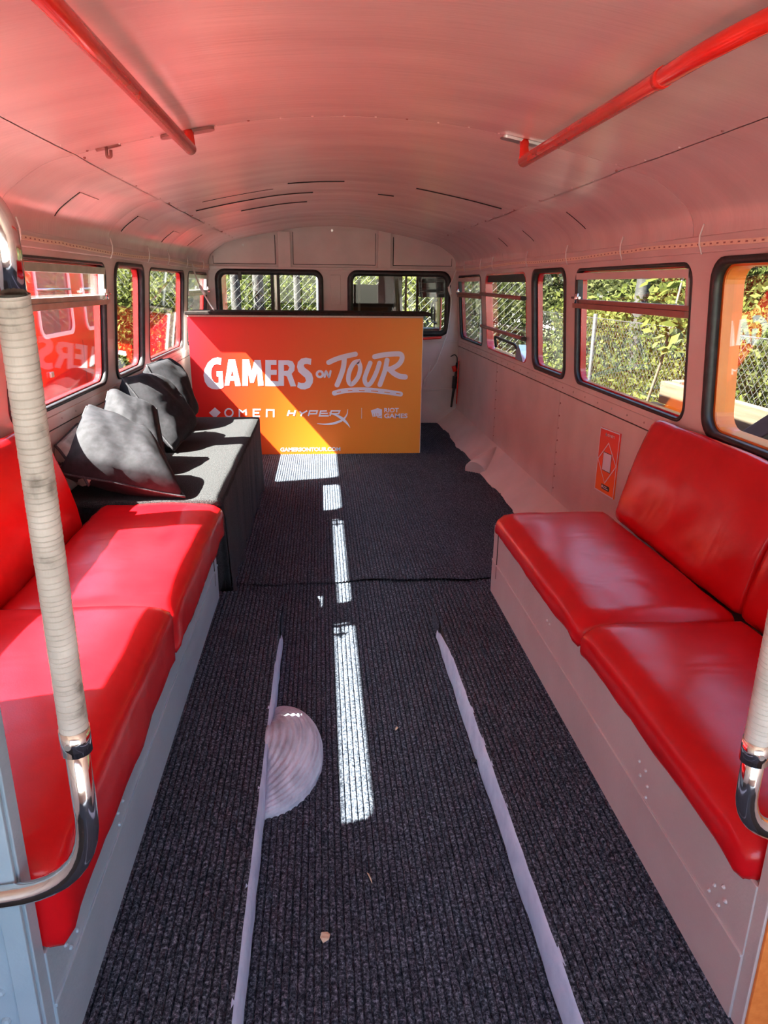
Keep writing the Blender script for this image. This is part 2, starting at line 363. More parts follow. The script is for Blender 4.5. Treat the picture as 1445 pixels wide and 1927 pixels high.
# ------------------------------------------------------------------ ceiling
ceiling = struct(empty('ceiling', (0, 3.6, 2.2)))
tag(ceiling, 'low arched ceiling of painted metal panels catching red light')
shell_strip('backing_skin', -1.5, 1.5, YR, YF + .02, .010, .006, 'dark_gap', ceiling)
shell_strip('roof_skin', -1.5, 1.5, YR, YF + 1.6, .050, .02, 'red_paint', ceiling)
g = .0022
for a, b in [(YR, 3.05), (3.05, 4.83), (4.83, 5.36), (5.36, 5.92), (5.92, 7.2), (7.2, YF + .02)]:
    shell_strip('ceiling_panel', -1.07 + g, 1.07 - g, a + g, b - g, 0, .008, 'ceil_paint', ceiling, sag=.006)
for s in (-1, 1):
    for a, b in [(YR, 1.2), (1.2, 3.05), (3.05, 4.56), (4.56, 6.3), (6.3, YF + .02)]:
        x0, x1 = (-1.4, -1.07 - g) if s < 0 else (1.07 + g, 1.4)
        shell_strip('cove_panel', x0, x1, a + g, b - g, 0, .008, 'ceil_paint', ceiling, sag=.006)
# small cover plates and slits on the coves
for s, x0, x1, y0, y1 in [(-1, 1.24, 1.365, 3.62, 3.9), (-1, 1.25, 1.36, 4.75, 5.0), (-1, 1.26, 1.36, 5.9, 6.12)]:
    a, b = (-x1, -x0) if s < 0 else (x0, x1)
    shell_strip('cover_plate', a, b, y0, y1, -.010, .005, 'ceil_paint', ceiling)
for s, x0, x1, y0 in [(1, 1.22, 1.34, 4.2), (1, 1.26, 1.35, 5.25), (1, 1.27, 1.35, 6.0), (-1, 1.24, 1.365, 3.61), (-1, 1.25, 1.36, 4.74), (-1, 1.26, 1.36, 5.89), (-1, 1.2, 1.34, 6.9)]:
    a, b = (-x1, -x0) if s < 0 else (x0, x1)
    shell_strip('panel_slit', a, b, y0, y0 + .007, -.0080, .006, 'dark_gap', ceiling)
for x0, x1, y0 in [(-.9, -.45, 5.0), (-1.0, -.2, 5.365), (-.35, .0, 4.835), (.25, .36, 5.365), (-.75, -.25, 5.925), (.45, 1.0, 4.835)]:
    shell_strip('panel_slit', x0, x1, y0 - .002, y0 + .003, -.0066, .008, 'dark_gap', ceiling)
# rivets along the main cross seam and the long side seams
rv = bpy.data.meshes.new('ceiling_rivet')
bm = bmesh.new(); bmesh.ops.create_uvsphere(bm, u_segments=8, v_segments=4, radius=.0055); bm.to_mesh(rv); bm.free(); rv.materials.append(M['ceil_paint'])
rivd = rv.copy(); rivd.materials.clear(); rivd.materials.append(M['brown_rail'])
for k, x in enumerate(np.linspace(-1.02, 1.02, 18)):
    o = bpy.data.objects.new('rivet', rivd if k % 5 == 0 else rv); link(o, ceiling); o.location = Vector((x, 3.03, ceil_z(x))) - ceiling.location
for s in (-1, 1):
    for k, y in enumerate(np.arange(2.3, 8.2, .27)):
        o = bpy.data.objects.new('rivet', rivd if k % 3 == 0 else rv); link(o, ceiling); o.location = Vector((s * 1.055, y, ceil_z(1.055) - .005)) - ceiling.location

# ------------------------------------------------------------------ side walls with their windows
WIN = [(1.42, 2.86), (3.03, 4.48), (4.66, 5.40), (5.58, 7.0), (7.18, 8.38)]
WZ0, WZ1 = 1.015, 1.705
wno = 0
for s, side in ((-1, 'left'), (1, 'right')):
    mp = side_map(s); YW = YR  # walls run on unseen; the left one closes the entrance against light
    wall = struct(empty('wall_' + side, (s * 1.451, 3.6, 0)))
    tag(wall, 'grey painted %s side wall of the bus with a row of rounded windows' % side)
    holes = [rrect(a, b, WZ0, WZ1, .085) for a, b in WIN]
    V, Fc = filled([[(YW, .925), (YF, .925), (YF, 1.803), (YW, 1.803)]] + holes, .03)
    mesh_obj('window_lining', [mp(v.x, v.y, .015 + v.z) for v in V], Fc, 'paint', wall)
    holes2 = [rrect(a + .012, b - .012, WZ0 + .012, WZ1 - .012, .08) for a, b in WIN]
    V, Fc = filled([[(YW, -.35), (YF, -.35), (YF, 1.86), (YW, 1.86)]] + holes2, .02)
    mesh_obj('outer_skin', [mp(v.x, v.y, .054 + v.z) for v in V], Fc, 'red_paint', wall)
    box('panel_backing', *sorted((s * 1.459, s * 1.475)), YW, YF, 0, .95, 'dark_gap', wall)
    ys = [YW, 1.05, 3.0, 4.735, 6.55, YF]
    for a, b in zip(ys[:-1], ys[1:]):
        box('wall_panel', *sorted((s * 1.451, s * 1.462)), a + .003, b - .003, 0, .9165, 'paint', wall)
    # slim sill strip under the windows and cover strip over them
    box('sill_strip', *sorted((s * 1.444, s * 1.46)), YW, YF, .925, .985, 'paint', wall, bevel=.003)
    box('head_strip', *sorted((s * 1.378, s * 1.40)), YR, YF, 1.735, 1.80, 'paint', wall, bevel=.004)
    ri = rv.copy(); ri.materials.clear(); ri.materials.append(M['paint'])
    for y in np.arange(1.1, 8.4, .21):
        o = bpy.data.objects.new('rivet', ri); link(o, wall); o.location = Vector((s * 1.443, y, .955)) - wall.location
    rd = rv.copy(); rd.materials.clear(); rd.materials.append(M['brown_rail'])
    for y in (3.0, 4.735, 6.55):
        for z in np.arange(.25, .9, .085):
            o = bpy.data.objects.new('rivet', rd); link(o, wall); o.location = Vector((s * 1.450, y - .025, z)) - wall.location
    # windows
    for i, (a, b) in enumerate(WIN):
        wno += 1
        w = struct(empty('window_%d' % wno, mp((a + b) / 2, WZ0, 0)))
        emergency = (s > 0 and i == 3)
        O = rrect(a, b, WZ0, WZ1, .085); I = rrect(a + .024, b - .024, WZ0 + .024, WZ1 - .024, .066)
        I2 = rrect(a + .016, b - .016, WZ0 + .016, WZ1 - .016, .075)
        O1 = rrect(a - .012, b + .012, WZ0 - .012, WZ1 + .012, .095)
        O2 = rrect(a + .001, b - .001, WZ0 + .001, WZ1 - .001, .084)
        if not emergency:
            mesh_obj('gasket', *loop_ring(O1 if i in (0, 2) else O, I2, -.010 if i in (0, 2) else -.003, .028, mp), 'rubber', w, True)
            mesh_obj('reveal', *loop_ring(O2, I, .032, .066 if not (s > 0 and i == 0) else .115, mp), 'red_paint' if not (s > 0 and i == 0) else 'orange_paint', w)
        else:
            mesh_obj('reveal', *loop_ring(O2, I2, .0, .066, mp), 'red_paint', w)
        mesh_obj('glass_pane', *plate_map(I, .034 if not emergency else .055, .039 if not emergency else .06, mp), 'glass' if not (i == 4) else 'dusty_glass', w)
        if i in (1, 4) or (i == 0 and s < 0):         # half-drop windows: fixed lower light, sliding top light with a deep rail
            z0 = 1.475 if i else 1.447
            def bar(nm, y0, y1, za, zb, d0, d1, m):
                V = [mp(y, z, d) for y in (y0, y1) for z in (za, zb) for d in (d0, d1)]
                return mesh_obj(nm, V, [(0, 1, 3, 2), (4, 6, 7, 5), (0, 4, 5, 1), (2, 3, 7, 6), (0, 2, 6, 4), (1, 5, 7, 3)], m, w)
            mt = 'alu' if s < 0 else 'brown_rail'
            bar('rail', a + .012, b - .012, z0, z0 + .028, -.022, .03, mt)
            bar('rail', a + .012, b - .012, z0 + .030, z0 + .052, -.012, .03, mt)
            if i: bar('head_rail', a + .03, b - .03, WZ1 - .065, WZ1 - .028, -.006, .03, mt if s < 0 else 'paint')
            bar('stile', b - .055, b - .03, z0 + .05, WZ1 - .03, -.004, .028, 'alu' if s < 0 else 'rubber')
            bar('stile', a + .03, a + .05, z0 + .05, WZ1 - .03, -.004, .028, 'alu' if s < 0 else 'paint')
            tb, cb = tube_geo([mp(b - .16, z0 + .06, -.03), mp(b - .03, z0 + .06, -.03)], .008, 8)
            t2, c2 = tube_geo([mp(b - .12, z0 + .03, -.035), mp(b - .12, z0 + .085, -.035)], .013, 10)
            mesh_obj('catch', *merge([(tb, cb), (t2, c2)]), 'chrome', w, True)
        if emergency:           # two rails across and the release lever on the sill
            mesh_obj('top_blind_rail', [mp(y, z, d) for y in (a + .02, b - .02) for z in (1.63, 1.69) for d in (.02, .05)], [(0, 1, 3, 2), (4, 6, 7, 5), (0, 4, 5, 1), (2, 3, 7, 6), (0, 2, 6, 4), (1, 5, 7, 3)], 'rubber', w)
            for z in (1.515, 1.215):
                r = tube('grip_rail', [mp(a - .04, z - .005, -.03), mp(b + .08, z + .01, -.03)], .016, 'brown_rail', w)
                tube('rail_end', [mp(a - .05, z - .005, -.03), mp(a - .005, z - .005, -.03)], .0185, 'rubber', r)
            lv = mesh_obj('release_lever', *merge([tube_geo(fillet([mp(b - .35, WZ0 + .04, .01), mp(b - .35, WZ0 + .14, .0), mp(a + .34, WZ0 + .12, .0), mp(a + .3, WZ0 + .05, .02)], .04, 5), .012, 8)]), 'black_plastic', w, True)
            lp = [(a + .05, WZ0 + .012), (a + .28, WZ0 + .012), (a + .24, WZ0 + .09), (a + .17, WZ0 + .135), (a + .11, WZ0 + .09)]
            mesh_obj('lever_housing', *plate_map(lp, -.02, .04, mp), 'chrome', w)
        nm = ['long window nearest the camera', 'half-drop window with a cross rail next to the red bench', 'narrow upright window between two larger ones', 'emergency exit window with two grip rails' if emergency else 'square window just before the orange counter', 'small far window beside the front bulkhead'][i]
        tag(w, '%s, %s wall' % (nm, side))

# ------------------------------------------------------------------ unseen rear end: wall and wide opening added to shape light from behind
rear = struct(empty('wall_back', (0, YR, 0))); tag(rear, 'unseen rear wall of the bus, its opening shaped for the light from behind')
V, Fc = filled([[(-1.47, -.35), (1.47, -.35), (1.47, 1.0), (1.40, 1.80)] + [(x * 1.004, z + .004) for x, z in reversed(PROFILE[1:-1])] + [(-1.40, 1.80), (-1.47, 1.0)], rrect(-1.25, 1.25, .55, 1.85, .1)], .06)
mesh_obj('rear_plate', [Vector((v.x, YR - .03 + v.z, v.y)) for v in V], Fc, 'paint', rear)
# ------------------------------------------------------------------ front bulkhead
front = struct(empty('wall_front', (0, YF, 0))); tag(front, 'grey front bulkhead with arched top and two wide black-rimmed windows')
bmap = lambda x, z, d: Vector((x, YF + d, z))
arch = [(-1.47, 0), (-1.47, 1.0), (-1.40, 1.80)] + [(x * 1.004, z + .004) for x, z in PROFILE[1:-1]] + [(1.40, 1.80), (1.47, 1.0), (1.47, 0)]
BW = [(-1.318, -.135), (.157, 1.322)]
bh = [rrect(a, b, 1.04, 1.742, .10) for a, b in BW]
V, Fc = filled([arch] + bh, .04)
mesh_obj('bulkhead_plate', [bmap(v.x, v.y, .02 + v.z) for v in V], Fc, 'paint', front)
for k, (a, b) in enumerate(BW):
    wno += 1
    w = struct(empty('window_%d' % wno, ((a + b) / 2, YF, 1.04)))
    tag(w, ['wide black-rimmed sliding window above the left of the counter', 'wide black-rimmed window into the dark driver cab'][k])
    mesh_obj('gasket', *loop_ring(rrect(a - .01, b + .01, 1.03, 1.752, .11), rrect(a + .055, b - .045, 1.088, 1.69, .06), -.018, .05, bmap), 'rubber', w, True)
    mesh_obj('glass_pane', *plate_map(rrect(a + .03, b - .03, 1.07, 1.71, .07), .02, .025, bmap), 'glass', w)
    if k == 0:
        box('centre_stile', -.715, -.68, YF - .012, YF + .05, 1.06, 1.72, 'rubber', w)
        box('centre_stile', -.672, -.650, YF - .002, YF + .05, 1.06, 1.72, 'alu', w)
        box('centre_stile', -.645, -.615, YF + .004, YF + .05, 1.06, 1.72, 'rubber', w)
        box('window_catch', -1.07, -1.03, YF - .03, YF, 1.63, 1.73, 'black_plastic', w, bevel=.004)
box('ledge', -1.395, 1.395, YF - .03, YF + .001, 1.752, 1.778, 'paint', front, bevel=.004)
for a, b in [(-.62, -.48), (.49, .635)]:
    box('pilaster', a, b, YF - .035, YF + .001, 1.775, ceil_z(a) - .003, 'paint', front, bevel=.004)
def arch_panel(a, b, z0):
    xs = np.linspace(a, b, 14); lp = [(a, z0), (b, z0)] + [(float(x), ceil_z(x) - .035) for x in xs[::-1]]
    return plate_map(lp, -.010, .001, bmap)
for a, b in [(-1.33, -.655), (-.45, .46), (.67, 1.33)]:
    mesh_obj('shadow_gap', *arch_panel(a - .006, b + .006, 1.804), 'dark_gap', front)
for a, b in [(-1.33, -.655), (-.45, .46), (.67, 1.33)]:
    lpv, lpf = arch_panel(a, b, 1.81); mesh_obj('bulkhead_panel', [v + Vector((0, -.004, 0)) for v in lpv], lpf, 'paint', front)
box('centre_panel', -.04, .07, YF - .008, YF + .001, 1.37, 1.70, 'paint', front, bevel=.003)
box('lower_strip', -1.44, 1.44, YF - .012, YF + .001, .40, .425, 'paint', front, bevel=.003)
box('lower_strip', -1.44, 1.44, YF - .012, YF + .001, .965, .985, 'paint', front, bevel=.003)
for x, z in [(-1.0, 2.0), (-.02, 2.165)]:
    tube('roof_screw', [(x, YF - .02, z), (x, YF + .001, z)], .013, 'alu', front, 10)
red_h = tag(mesh_obj('red_grab_bar', *merge([tube_geo(fillet([(.85, YF - .0, 1.0), (.85, YF - .07, .995), (1.23, YF - .07, 1.02), (1.23, YF, 1.02)], .03, 4), .015, 8)]), 'red_rail', None, True),
            'red painted grab handle under the cab window on the front bulkhead', 'grab bar')

# ------------------------------------------------------------------ floor: ribbed carpet laid over deck, aisle and two low side platforms
def ribbed(name, x0, x1, y0, y1, z, parent=None, pitch=.0195, depth=.0075, yend=None, ystart=None, segs=2, lip=None):
    n = max(1, round((x1 - x0) / pitch)); p = (x1 - x0) / n; V = []; Fc = []
    cols = []
    for i in range(n):
        for fx, fz in ((0.0, -depth), (.18, -.001), (.5, 0.0), (.82, -.001)):
            cols.append((x0 + (i + fx) * p, z + fz))
    cols.append((x1, z - depth))
    m = segs + 1
    for (x, zz) in cols:
        a = ystart(x) if ystart else y0; b = yend(x) if yend else y1
        for k in range(m):
            y = a + (b - a) * k / segs; V.append((x, y, zz + (lip(x, y) if lip else 0)))
    for i in range(len(cols) - 1):
        for k in range(segs): Fc.append((i * m + k, (i + 1) * m + k, (i + 1) * m + k + 1, i * m + k + 1))
    return mesh_obj(name, V, Fc, 'carpet', parent, False, origin=((x0 + x1) / 2, y0, z - depth))
HK, HS, ZP = .368, .690, .10
floor = struct(empty('floor', (0, 3.6, 0))); tag(floor, 'charcoal ribbed carpet over the bus deck, aisle and low side platforms')
box('deck_board', -1.45, 1.45, YR, YF, -.06, -.012, 'dark_gap', floor)
seam = lambda x: 3.70 + .012 * math.sin(x * 7 + 1) + .01 * math.sin(x * 17)
ribbed('carpet', -1.45, 1.45, 3.6, YF, .008, floor, ystart=seam, segs=14, lip=lambda x, y: .010 * max(0, 1 - (y - seam(x)) / .25) * max(0, math.sin(x * 3.2 + .4)) * (y - seam(x) < .3))
ribbed('carpet', -1.45, 1.45, YR, 3.74, 0.0, floor)
for s in (-1, 1):
    R = .22
    def yend(x, s=s):
        t = abs(x) - HK
        return 3.40 - (R - math.sqrt(max(0, R * R - (R - t) ** 2)) if t < R else 0)
    a, b = sorted((s * (HK + .004), s * (HS + .05)))
    ribbed('carpet', a, b, .1, 3.4, ZP, floor, yend=yend, segs=6)
    # carpeted rounded end of the platform
    pts = [(s * HK, 2.98)] + [(s * HK, 3.2)] + [(s * (HK + R * (1 - math.cos(t))), 3.2 + R * math.sin(t) - .02) for t in np.linspace(.1, math.pi / 2, 8)] + [(s * (HS + .05), 3.4)]
    V = []; Fc = []
    for (x, y) in pts: V += [(x, y, -.01), (x, y, ZP - .003)]
    for i in range(len(pts) - 1): Fc.append((2 * i, 2 * i + 2, 2 * i + 3, 2 * i + 1))
    mesh_obj('carpet_end', V, Fc, 'carpet', floor)
    # painted kerb with a ragged upper edge
    n = 46; V = []; Fc = []
    rr = random.Random(3 + s)
    for i in range(n + 1):
        y = .1 + (3.03 - .1) * i / n; taper = min(1, (3.03 - y) / .35)
        zt = (ZP - .006 + rr.uniform(-.0012, .0012)) * (.35 + .65 * taper) if y > 2.68 else ZP - .004 + rr.uniform(-.0014, .0014)
        xb = s * (HK - .006 + rr.uniform(-.002, .002)); V += [(xb, y, -.01), (s * (HK - .002), y, zt), (s * (HK + .012 + rr.uniform(-.0015, .0015)), y, zt + .003)]
    for i in range(n):
        for k in range(2): Fc.append((3 * i + k, 3 * i + 3 + k, 3 * i + 4 + k, 3 * i + 1 + k))
    struct(tag(mesh_obj('trim_%d' % (1 if s < 0 else 2), V, Fc, 'kerb_paint', None, True), 'pale painted kerb along the %s edge of the sunken aisle' % ('left' if s < 0 else 'right')))
    box('platform_core', *sorted((s * (HK + .006), s * 1.45)), .1, 3.17, -.01, ZP - .012, 'dark_gap', floor)

# ribbed hump in the aisle beside the left kerb
def hump():
    V = []; Fc = []; nu, nv = 36, 48; cy, ry, rx, h = 2.165, .305, .20, .108
    for i in range(nu + 1):
        a = math.pi * i / nu
        for j in range(nv + 1):
            t = j / nv * math.pi / 2
            wav = 1 + .006 * math.sin(j * 1.6)
            x = -HK - .01 + rx * math.sin(t) * math.sin(a) * wav; y = cy - ry * math.cos(a) * (.25 + .75 * math.sin(t) if True else 1)
            z = (h + .0045 * math.sin(j * 1.6)) * max(0.0, math.cos(t)) ** .75 * (max(0.0, math.sin(a)) ** .35) - .004
            V.append((x, y, max(z, -.006)))
    for i in range(nu):
        for j in range(nv): Fc.append((i * (nv + 1) + j, i * (nv + 1) + j + 1, (i + 1) * (nv + 1) + j + 1, (i + 1) * (nv + 1) + j))
    return tag(mesh_obj('axle_hump_cover', V, Fc, 'hump_paint', None, True), 'pale ribbed half-dome cover bulging into the aisle by the left kerb', 'cover')
hump()

# sloping skirting along the right wall with a pointed bracket cover
def skirting():
    V = []; Fc = []; ny, nt = 60, 8
    for i in range(ny + 1):
        y = 3.36 + (YF - 3.36) * i / ny
        xb = 1.235 + .015 * math.sin(y * 5) + .008 * math.sin(y * 13); zt = .186
        for k in range(nt + 1):
            t = k / nt
            x = xb + (1.451 - xb) * (t ** 1.25 if True else t); z = .002 + zt * t ** .95 - .012 * math.sin(math.pi * t)
            V.append((x, y, z))
    for i in range(ny):
        for k in range(nt): Fc.append((i * (nt + 1) + k, i * (nt + 1) + k + 1, (i + 1) * (nt + 1) + k + 1, (i + 1) * (nt + 1) + k))
    r = struct(empty('baseboard_right', (1.3, 5.9, 0))); tag(r, 'wide sloping painted skirting between carpet and right wall')
    mesh_obj('skirting_sheet', V, Fc, 'paint', r, True)
    ax = [Vector((1.445, 6.36, .178)), Vector((1.38, 6.29, .13)), Vector((1.31, 6.21, .085)), Vector((1.25, 6.14, .045)), Vector((1.195, 6.08, .012))]
    V, Fc = tube_geo(ax, [.004, .045, .078, .10, .108], 20); mesh_obj('bracket_cover', V, Fc, 'paint', r, True)
skirting()

# ------------------------------------------------------------------ seats
from mathutils import noise as mnoise
def soft_box(lx, ly, lz, r, puff=.02, n=(14, 26, 8), wob=.004, seed=0, freq=5.0):
    """rounded, slightly bulging upholstered block, base corner at the origin, local coordinates"""
    V = []; Fc = []; idx = {}
    def pt(i, j, k):
        key = (i, j, k)
        if key in idx: return idx[key]
        u, v, w = i / n[0], j / n[1], k / n[2]
        p = Vector((u * lx, v * ly, w * lz)); q = Vector((min(max(p.x, r), lx - r), min(max(p.y, r), ly - r), min(max(p.z, r), lz - r)))
        d = p - q
        if d.length > 1e-9: p = q + d.normalized() * r
        b = (4 * u * (1 - u)) ** .6 * (4 * v * (1 - v)) ** .6
        if w > .5: p.z += puff * b * (w - .5) * 2
        nn = mnoise.noise_vector(Vector((p.x * freq + seed, p.y * freq * .8, p.z * freq + seed * 2)))
        n2 = mnoise.noise_vector(Vector((p.x * 19 + seed, p.y * 19, p.z * 19)))
        p += nn * wob + n2 * wob * .35
        idx[key] = len(V); V.append(p); return idx[key]
    a, b, c = n
    for i in range(a):
        for j in range(b):
            Fc.append((pt(i, j, 0), pt(i, j + 1, 0), pt(i + 1, j + 1, 0), pt(i + 1, j, 0))); Fc.append((pt(i, j, c), pt(i + 1, j, c), pt(i + 1, j + 1, c), pt(i, j + 1, c)))
    for i in range(a):
        for k in range(c):
            Fc.append((pt(i, 0, k), pt(i + 1, 0, k), pt(i + 1, 0, k + 1), pt(i, 0, k + 1))); Fc.append((pt(i, b, k), pt(i, b, k + 1), pt(i + 1, b, k + 1), pt(i + 1, b, k)))
    for j in range(b):
        for k in range(c):
            Fc.append((pt(0, j, k), pt(0, j, k + 1), pt(0, j + 1, k + 1), pt(0, j + 1, k))); Fc.append((pt(a, j, k), pt(a, j + 1, k), pt(a, j + 1, k + 1), pt(a, j, k + 1)))
    return V, Fc
rivet_bounce_tint = rv.copy(); rivet_bounce_tint.materials.clear(); rivet_bounce_tint.materials.append(M['bounce_tint_paint'])
rivet_me = rv.copy(); rivet_me.name = 'seat_rivet'; rivet_me.materials.clear(); rivet_me.materials.append(M['sky_tint_paint'])
for s, side in ((-1, 'left'), (1, 'right')):
    zt = .405 if s < 0 else .455
    b = empty('bench_base', (s * 1.05, 2.15, ZP)); tag(b, 'pale painted metal box base under the red %s bench' % side, 'bench')
    BP = 'sky_tint_paint' if s < 0 else 'bounce_tint_paint'
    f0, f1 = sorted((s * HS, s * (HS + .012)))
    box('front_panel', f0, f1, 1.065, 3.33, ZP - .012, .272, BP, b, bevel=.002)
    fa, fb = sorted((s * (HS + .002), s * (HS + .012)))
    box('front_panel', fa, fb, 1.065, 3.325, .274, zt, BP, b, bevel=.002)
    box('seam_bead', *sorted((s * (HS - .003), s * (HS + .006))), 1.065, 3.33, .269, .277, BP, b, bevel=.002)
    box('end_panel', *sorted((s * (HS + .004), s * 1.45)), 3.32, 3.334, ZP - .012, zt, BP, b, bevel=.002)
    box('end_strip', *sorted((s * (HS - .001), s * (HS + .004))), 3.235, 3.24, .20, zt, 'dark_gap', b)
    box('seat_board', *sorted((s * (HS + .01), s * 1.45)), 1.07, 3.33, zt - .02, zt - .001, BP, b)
    for (y, z) in [(1.55, .36), (1.59, .36), (1.53, .325), (1.575, .325), (1.53, .29), (1.16, .36), (1.19, .335), (1.145, .335), (1.165, .305), (1.205, .305), (2.4, .37), (2.43, .37)]:
        o = bpy.data.objects.new('rivet', rivet_me if s < 0 else rivet_bounce_tint); link(o, b); o.location = Vector((s * (HS + .001), y, z)) - b.location
    # end partition towards the rear platform
    p = empty('seat_partition', (s * 1.07, 1.045, ZP)); tag(p, 'upright metal end partition of the %s bench by the taped pole' % side, 'partition')
    x0, x1 = sorted((s * .695, s * 1.44))
    box('partition_core', x0, x1, 1.030, 1.066, ZP - .012, 1.02, BP, p, bevel=.002)
    if s < 0:
        box('face_panel', x0, -.70, 1.022, 1.030, ZP - .012, 1.02, 'sky_tint_paint', p, bevel=.002)
        box('cover_strip', -.735, -.698, 1.016, 1.022, ZP - .012, 1.02, 'sky_tint_paint', p, bevel=.002)
        for k in range(9):
            o = bpy.data.objects.new('rivet', rivet_me); link(o, p); o.location = Vector((-.76, 1.021, .16 + k * .07)) - p.location
            o.scale = (1.6, 1.6, 1.6)
    else:
        box('face_panel', .70, x1, 1.022, 1.030, ZP - .012, 1.02, 'orange_panel', p, bevel=.002)
    # two seat cushions and two backrests
    for k, (ya, yb, top) in enumerate([(1.075, 2.19 if s < 0 else 2.055, .605 if s < 0 else .555), (2.20 if s < 0 else 2.065, 3.425 if s < 0 else 3.27, .575 if s < 0 else .548)]):
        z0 = .415 if s < 0 else .46
        V, Fc = soft_box(.575 if s > 0 else .585, yb - ya, top - z0, .045 if s > 0 else .034, .018, seed=3 + k * 5 + s, wob=.006)
        Vw = []
        for v in V:
            x = (.665 if s > 0 else .655) + v.x; z = z0 + v.z
            edge = max(0, 1 - v.x / .10); z -= (.012 if s > 0 else .006) * edge ** 2       # front edge rolls over the box
            if v.z < .05 and v.x < .04: z -= .012 + .012 * mnoise.noise(Vector((0, v.y * 6, k + s)))
            cx = max(0, 1 - v.y / .09) * edge + max(0, 1 - (yb - ya - v.y) / .09) * edge
            z -= .020 * cx
            Vw.append((s * x, ya + v.y, z))
        o = mesh_obj('seat_cushion', Vw, Fc, 'vinyl', None, True)
        where = ['nearest the camera', 'at the far end'][k]
        tag(o, 'red vinyl seat cushion on the %s bench, %s' % (side, where), 'seat cushion', 'red bench seat cushions')
        ya2, yb2 = (1.075, 2.10) if k == 0 else (2.11, 3.19 if s > 0 else 3.16)
        V, Fc = soft_box(.072, yb2 - ya2, .52, .033, .0, n=(6, 26, 14), seed=20 + k * 3 + s, wob=.007)
        lean = math.atan2(.15, .5); Vw = []
        for v in V:
            bul = .02 * (4 * v.z / .52 * (1 - v.z / .52)) * (1 if v.x < .04 else 0)
            fold = .020 * math.sin((v.y * 1.0 + v.z * 1.5) * 8.5 + k + .8) ** 3 * max(0, min(1, (.55 - v.z) * 2)) * (1 if v.x < .05 else 0) * max(0, 1 - abs(v.y - .2) / .6)
            lx = v.x - bul + fold * .6; lz = v.z
            x = 1.232 + lx * math.cos(lean) + lz * math.sin(lean); z = .528 - lx * math.sin(lean) + lz * math.cos(lean)
            Vw.append((s * x, ya2 + v.y, z))
        o = mesh_obj('backrest_cushion', Vw, Fc, 'vinyl', None, True)
        tag(o, 'red vinyl backrest leaning on the %s wall, %s' % (side, where), 'backrest', 'red bench backrests')

# ------------------------------------------------------------------ taped grab poles on chrome curves
def lathe_tape(x, y, z0, z1, r):
    V = []; Fc = []; seg = 32; zs = []; rs = []
    rr = random.Random(5); z = z0
    while z < z1:
        w = rr.uniform(.007, .012); rs += [r - .0001, r + .0010 + rr.uniform(0, .0006), r + .0010]; zs += [z, min(z1, z + .0016), min(z1, z + w - .001)]; z += w
    for z, q in zip(zs, rs):
        for k in range(seg):
            a = 2 * math.pi * k / seg; V.append((x + q * math.cos(a), y + q * math.sin(a), z + .004 * math.sin(a)))
    for i in range(len(zs) - 1):
        for k in range(seg): Fc.append((i * seg + k, i * seg + (k + 1) % seg, (i + 1) * seg + (k + 1) % seg, (i + 1) * seg + k))
    return V, Fc
for s, side, px, zt0, zt1 in ((-1, 'left', .558, .925, 1.583), (1, 'right', .583, .845, 1.583)):
    g_ = empty('grab_pole', (s * px, 1.0, .6)); tag(g_, 'upright grab pole wrapped in grubby white tape with chrome curves, %s side' % side, 'grab pole')
    zc = .622 if s < 0 else .660
    tube('lower_curve', fillet([(s * (px + .30), 1.005, zc - .03), (s * px, 1.0, zc), (s * px, 1.0, zt0)], .15, 10), .0185, 'chrome', g_, 18)
    tube('wall_socket', [(s * (px + .29), 1.0, zc - .03), (s * (px + .31), 1.0, zc - .03)], .03, 'chrome', g_, 18)
    tube('upper_curve', fillet([(s * px, 1.0, zt1), (s * px, 1.0, 1.70), (s * (px + .45), 1.0, 1.84), (s * 1.385, 1.0, 1.86)], .15, 10), .0185, 'chrome', g_, 18)
    c = tube('collar', [(s * px, 1.0, zt0 - .035), (s * px, 1.0, zt0 + .008)], .0235, 'chrome', g_, 18)
    tube('set_screw', [(s * px - .004, .974, zt0 - .012), (s * px - .004, .980, zt0 - .012)], .005, 'alu', c, 10)
    mesh_obj('tape_wrap', *lathe_tape(s * px, 1.0, zt0, zt1, .0205), 'tape', g_, False)

# ------------------------------------------------------------------ red rails under the ceiling
for s, side in ((-1, 'left'), (1, 'right')):
    r = empty('ceiling_rail', (s * .635, 3.0, 2.15)); tag(r, 'red painted handrail hung below the ceiling, %s of the aisle' % side, 'handrail')
    zc = ceil_z(.635)
    if s < 0: pts = [(-.635, .2, 2.076), (-.635, 3.0, 2.076)]
    else: pts = fillet([(.80, 1.36, 2.125), (.635, 1.55, 2.062), (.635, 3.0, 2.062)], .12, 8)
    z1 = pts[-1][2]
    tube('rail_tube', pts, .0215, 'red_rail', r, 16)
    tube('rail_foot', [(s * .635, 2.985, z1), (s * .640, 3.02, z1 + .05), (s * .645, 3.04, zc - .004)], [.021, .017, .021], 'red_rail', r, 14)
    V, Fc = plate_map(rrect(s * .65 - .10, s * .65 + .10, 3.02, 3.075, .02), 0, 1, lambda x, y, d: Vector((x, y, ceil_z(x) - .012 + d * .010)))
    mesh_obj('foot_plate', V, Fc, 'brown_rail' if s < 0 else 'alu', r)
    if s > 0: tube('rail_joint', [(.635, 1.80, 2.062), (.635, 1.83, 2.062)], .0235, 'red_rail', r, 16)
hk = tag(mesh_obj('ceiling_hook', *merge([tube_geo([(-.99, 3.04, 2.072), (-.90, 3.04, 2.094)], .009, 8), tube_geo(fillet([(-.95, 3.035, 2.08), (-.95, 3.03, 2.045), (-.935, 3.03, 2.045), (-.935, 3.035, 2.07)], .012, 4), .006, 8)]), 'brown_rail', None, True),
         'small metal hook on the ceiling cross seam left of the left rail', 'hook')

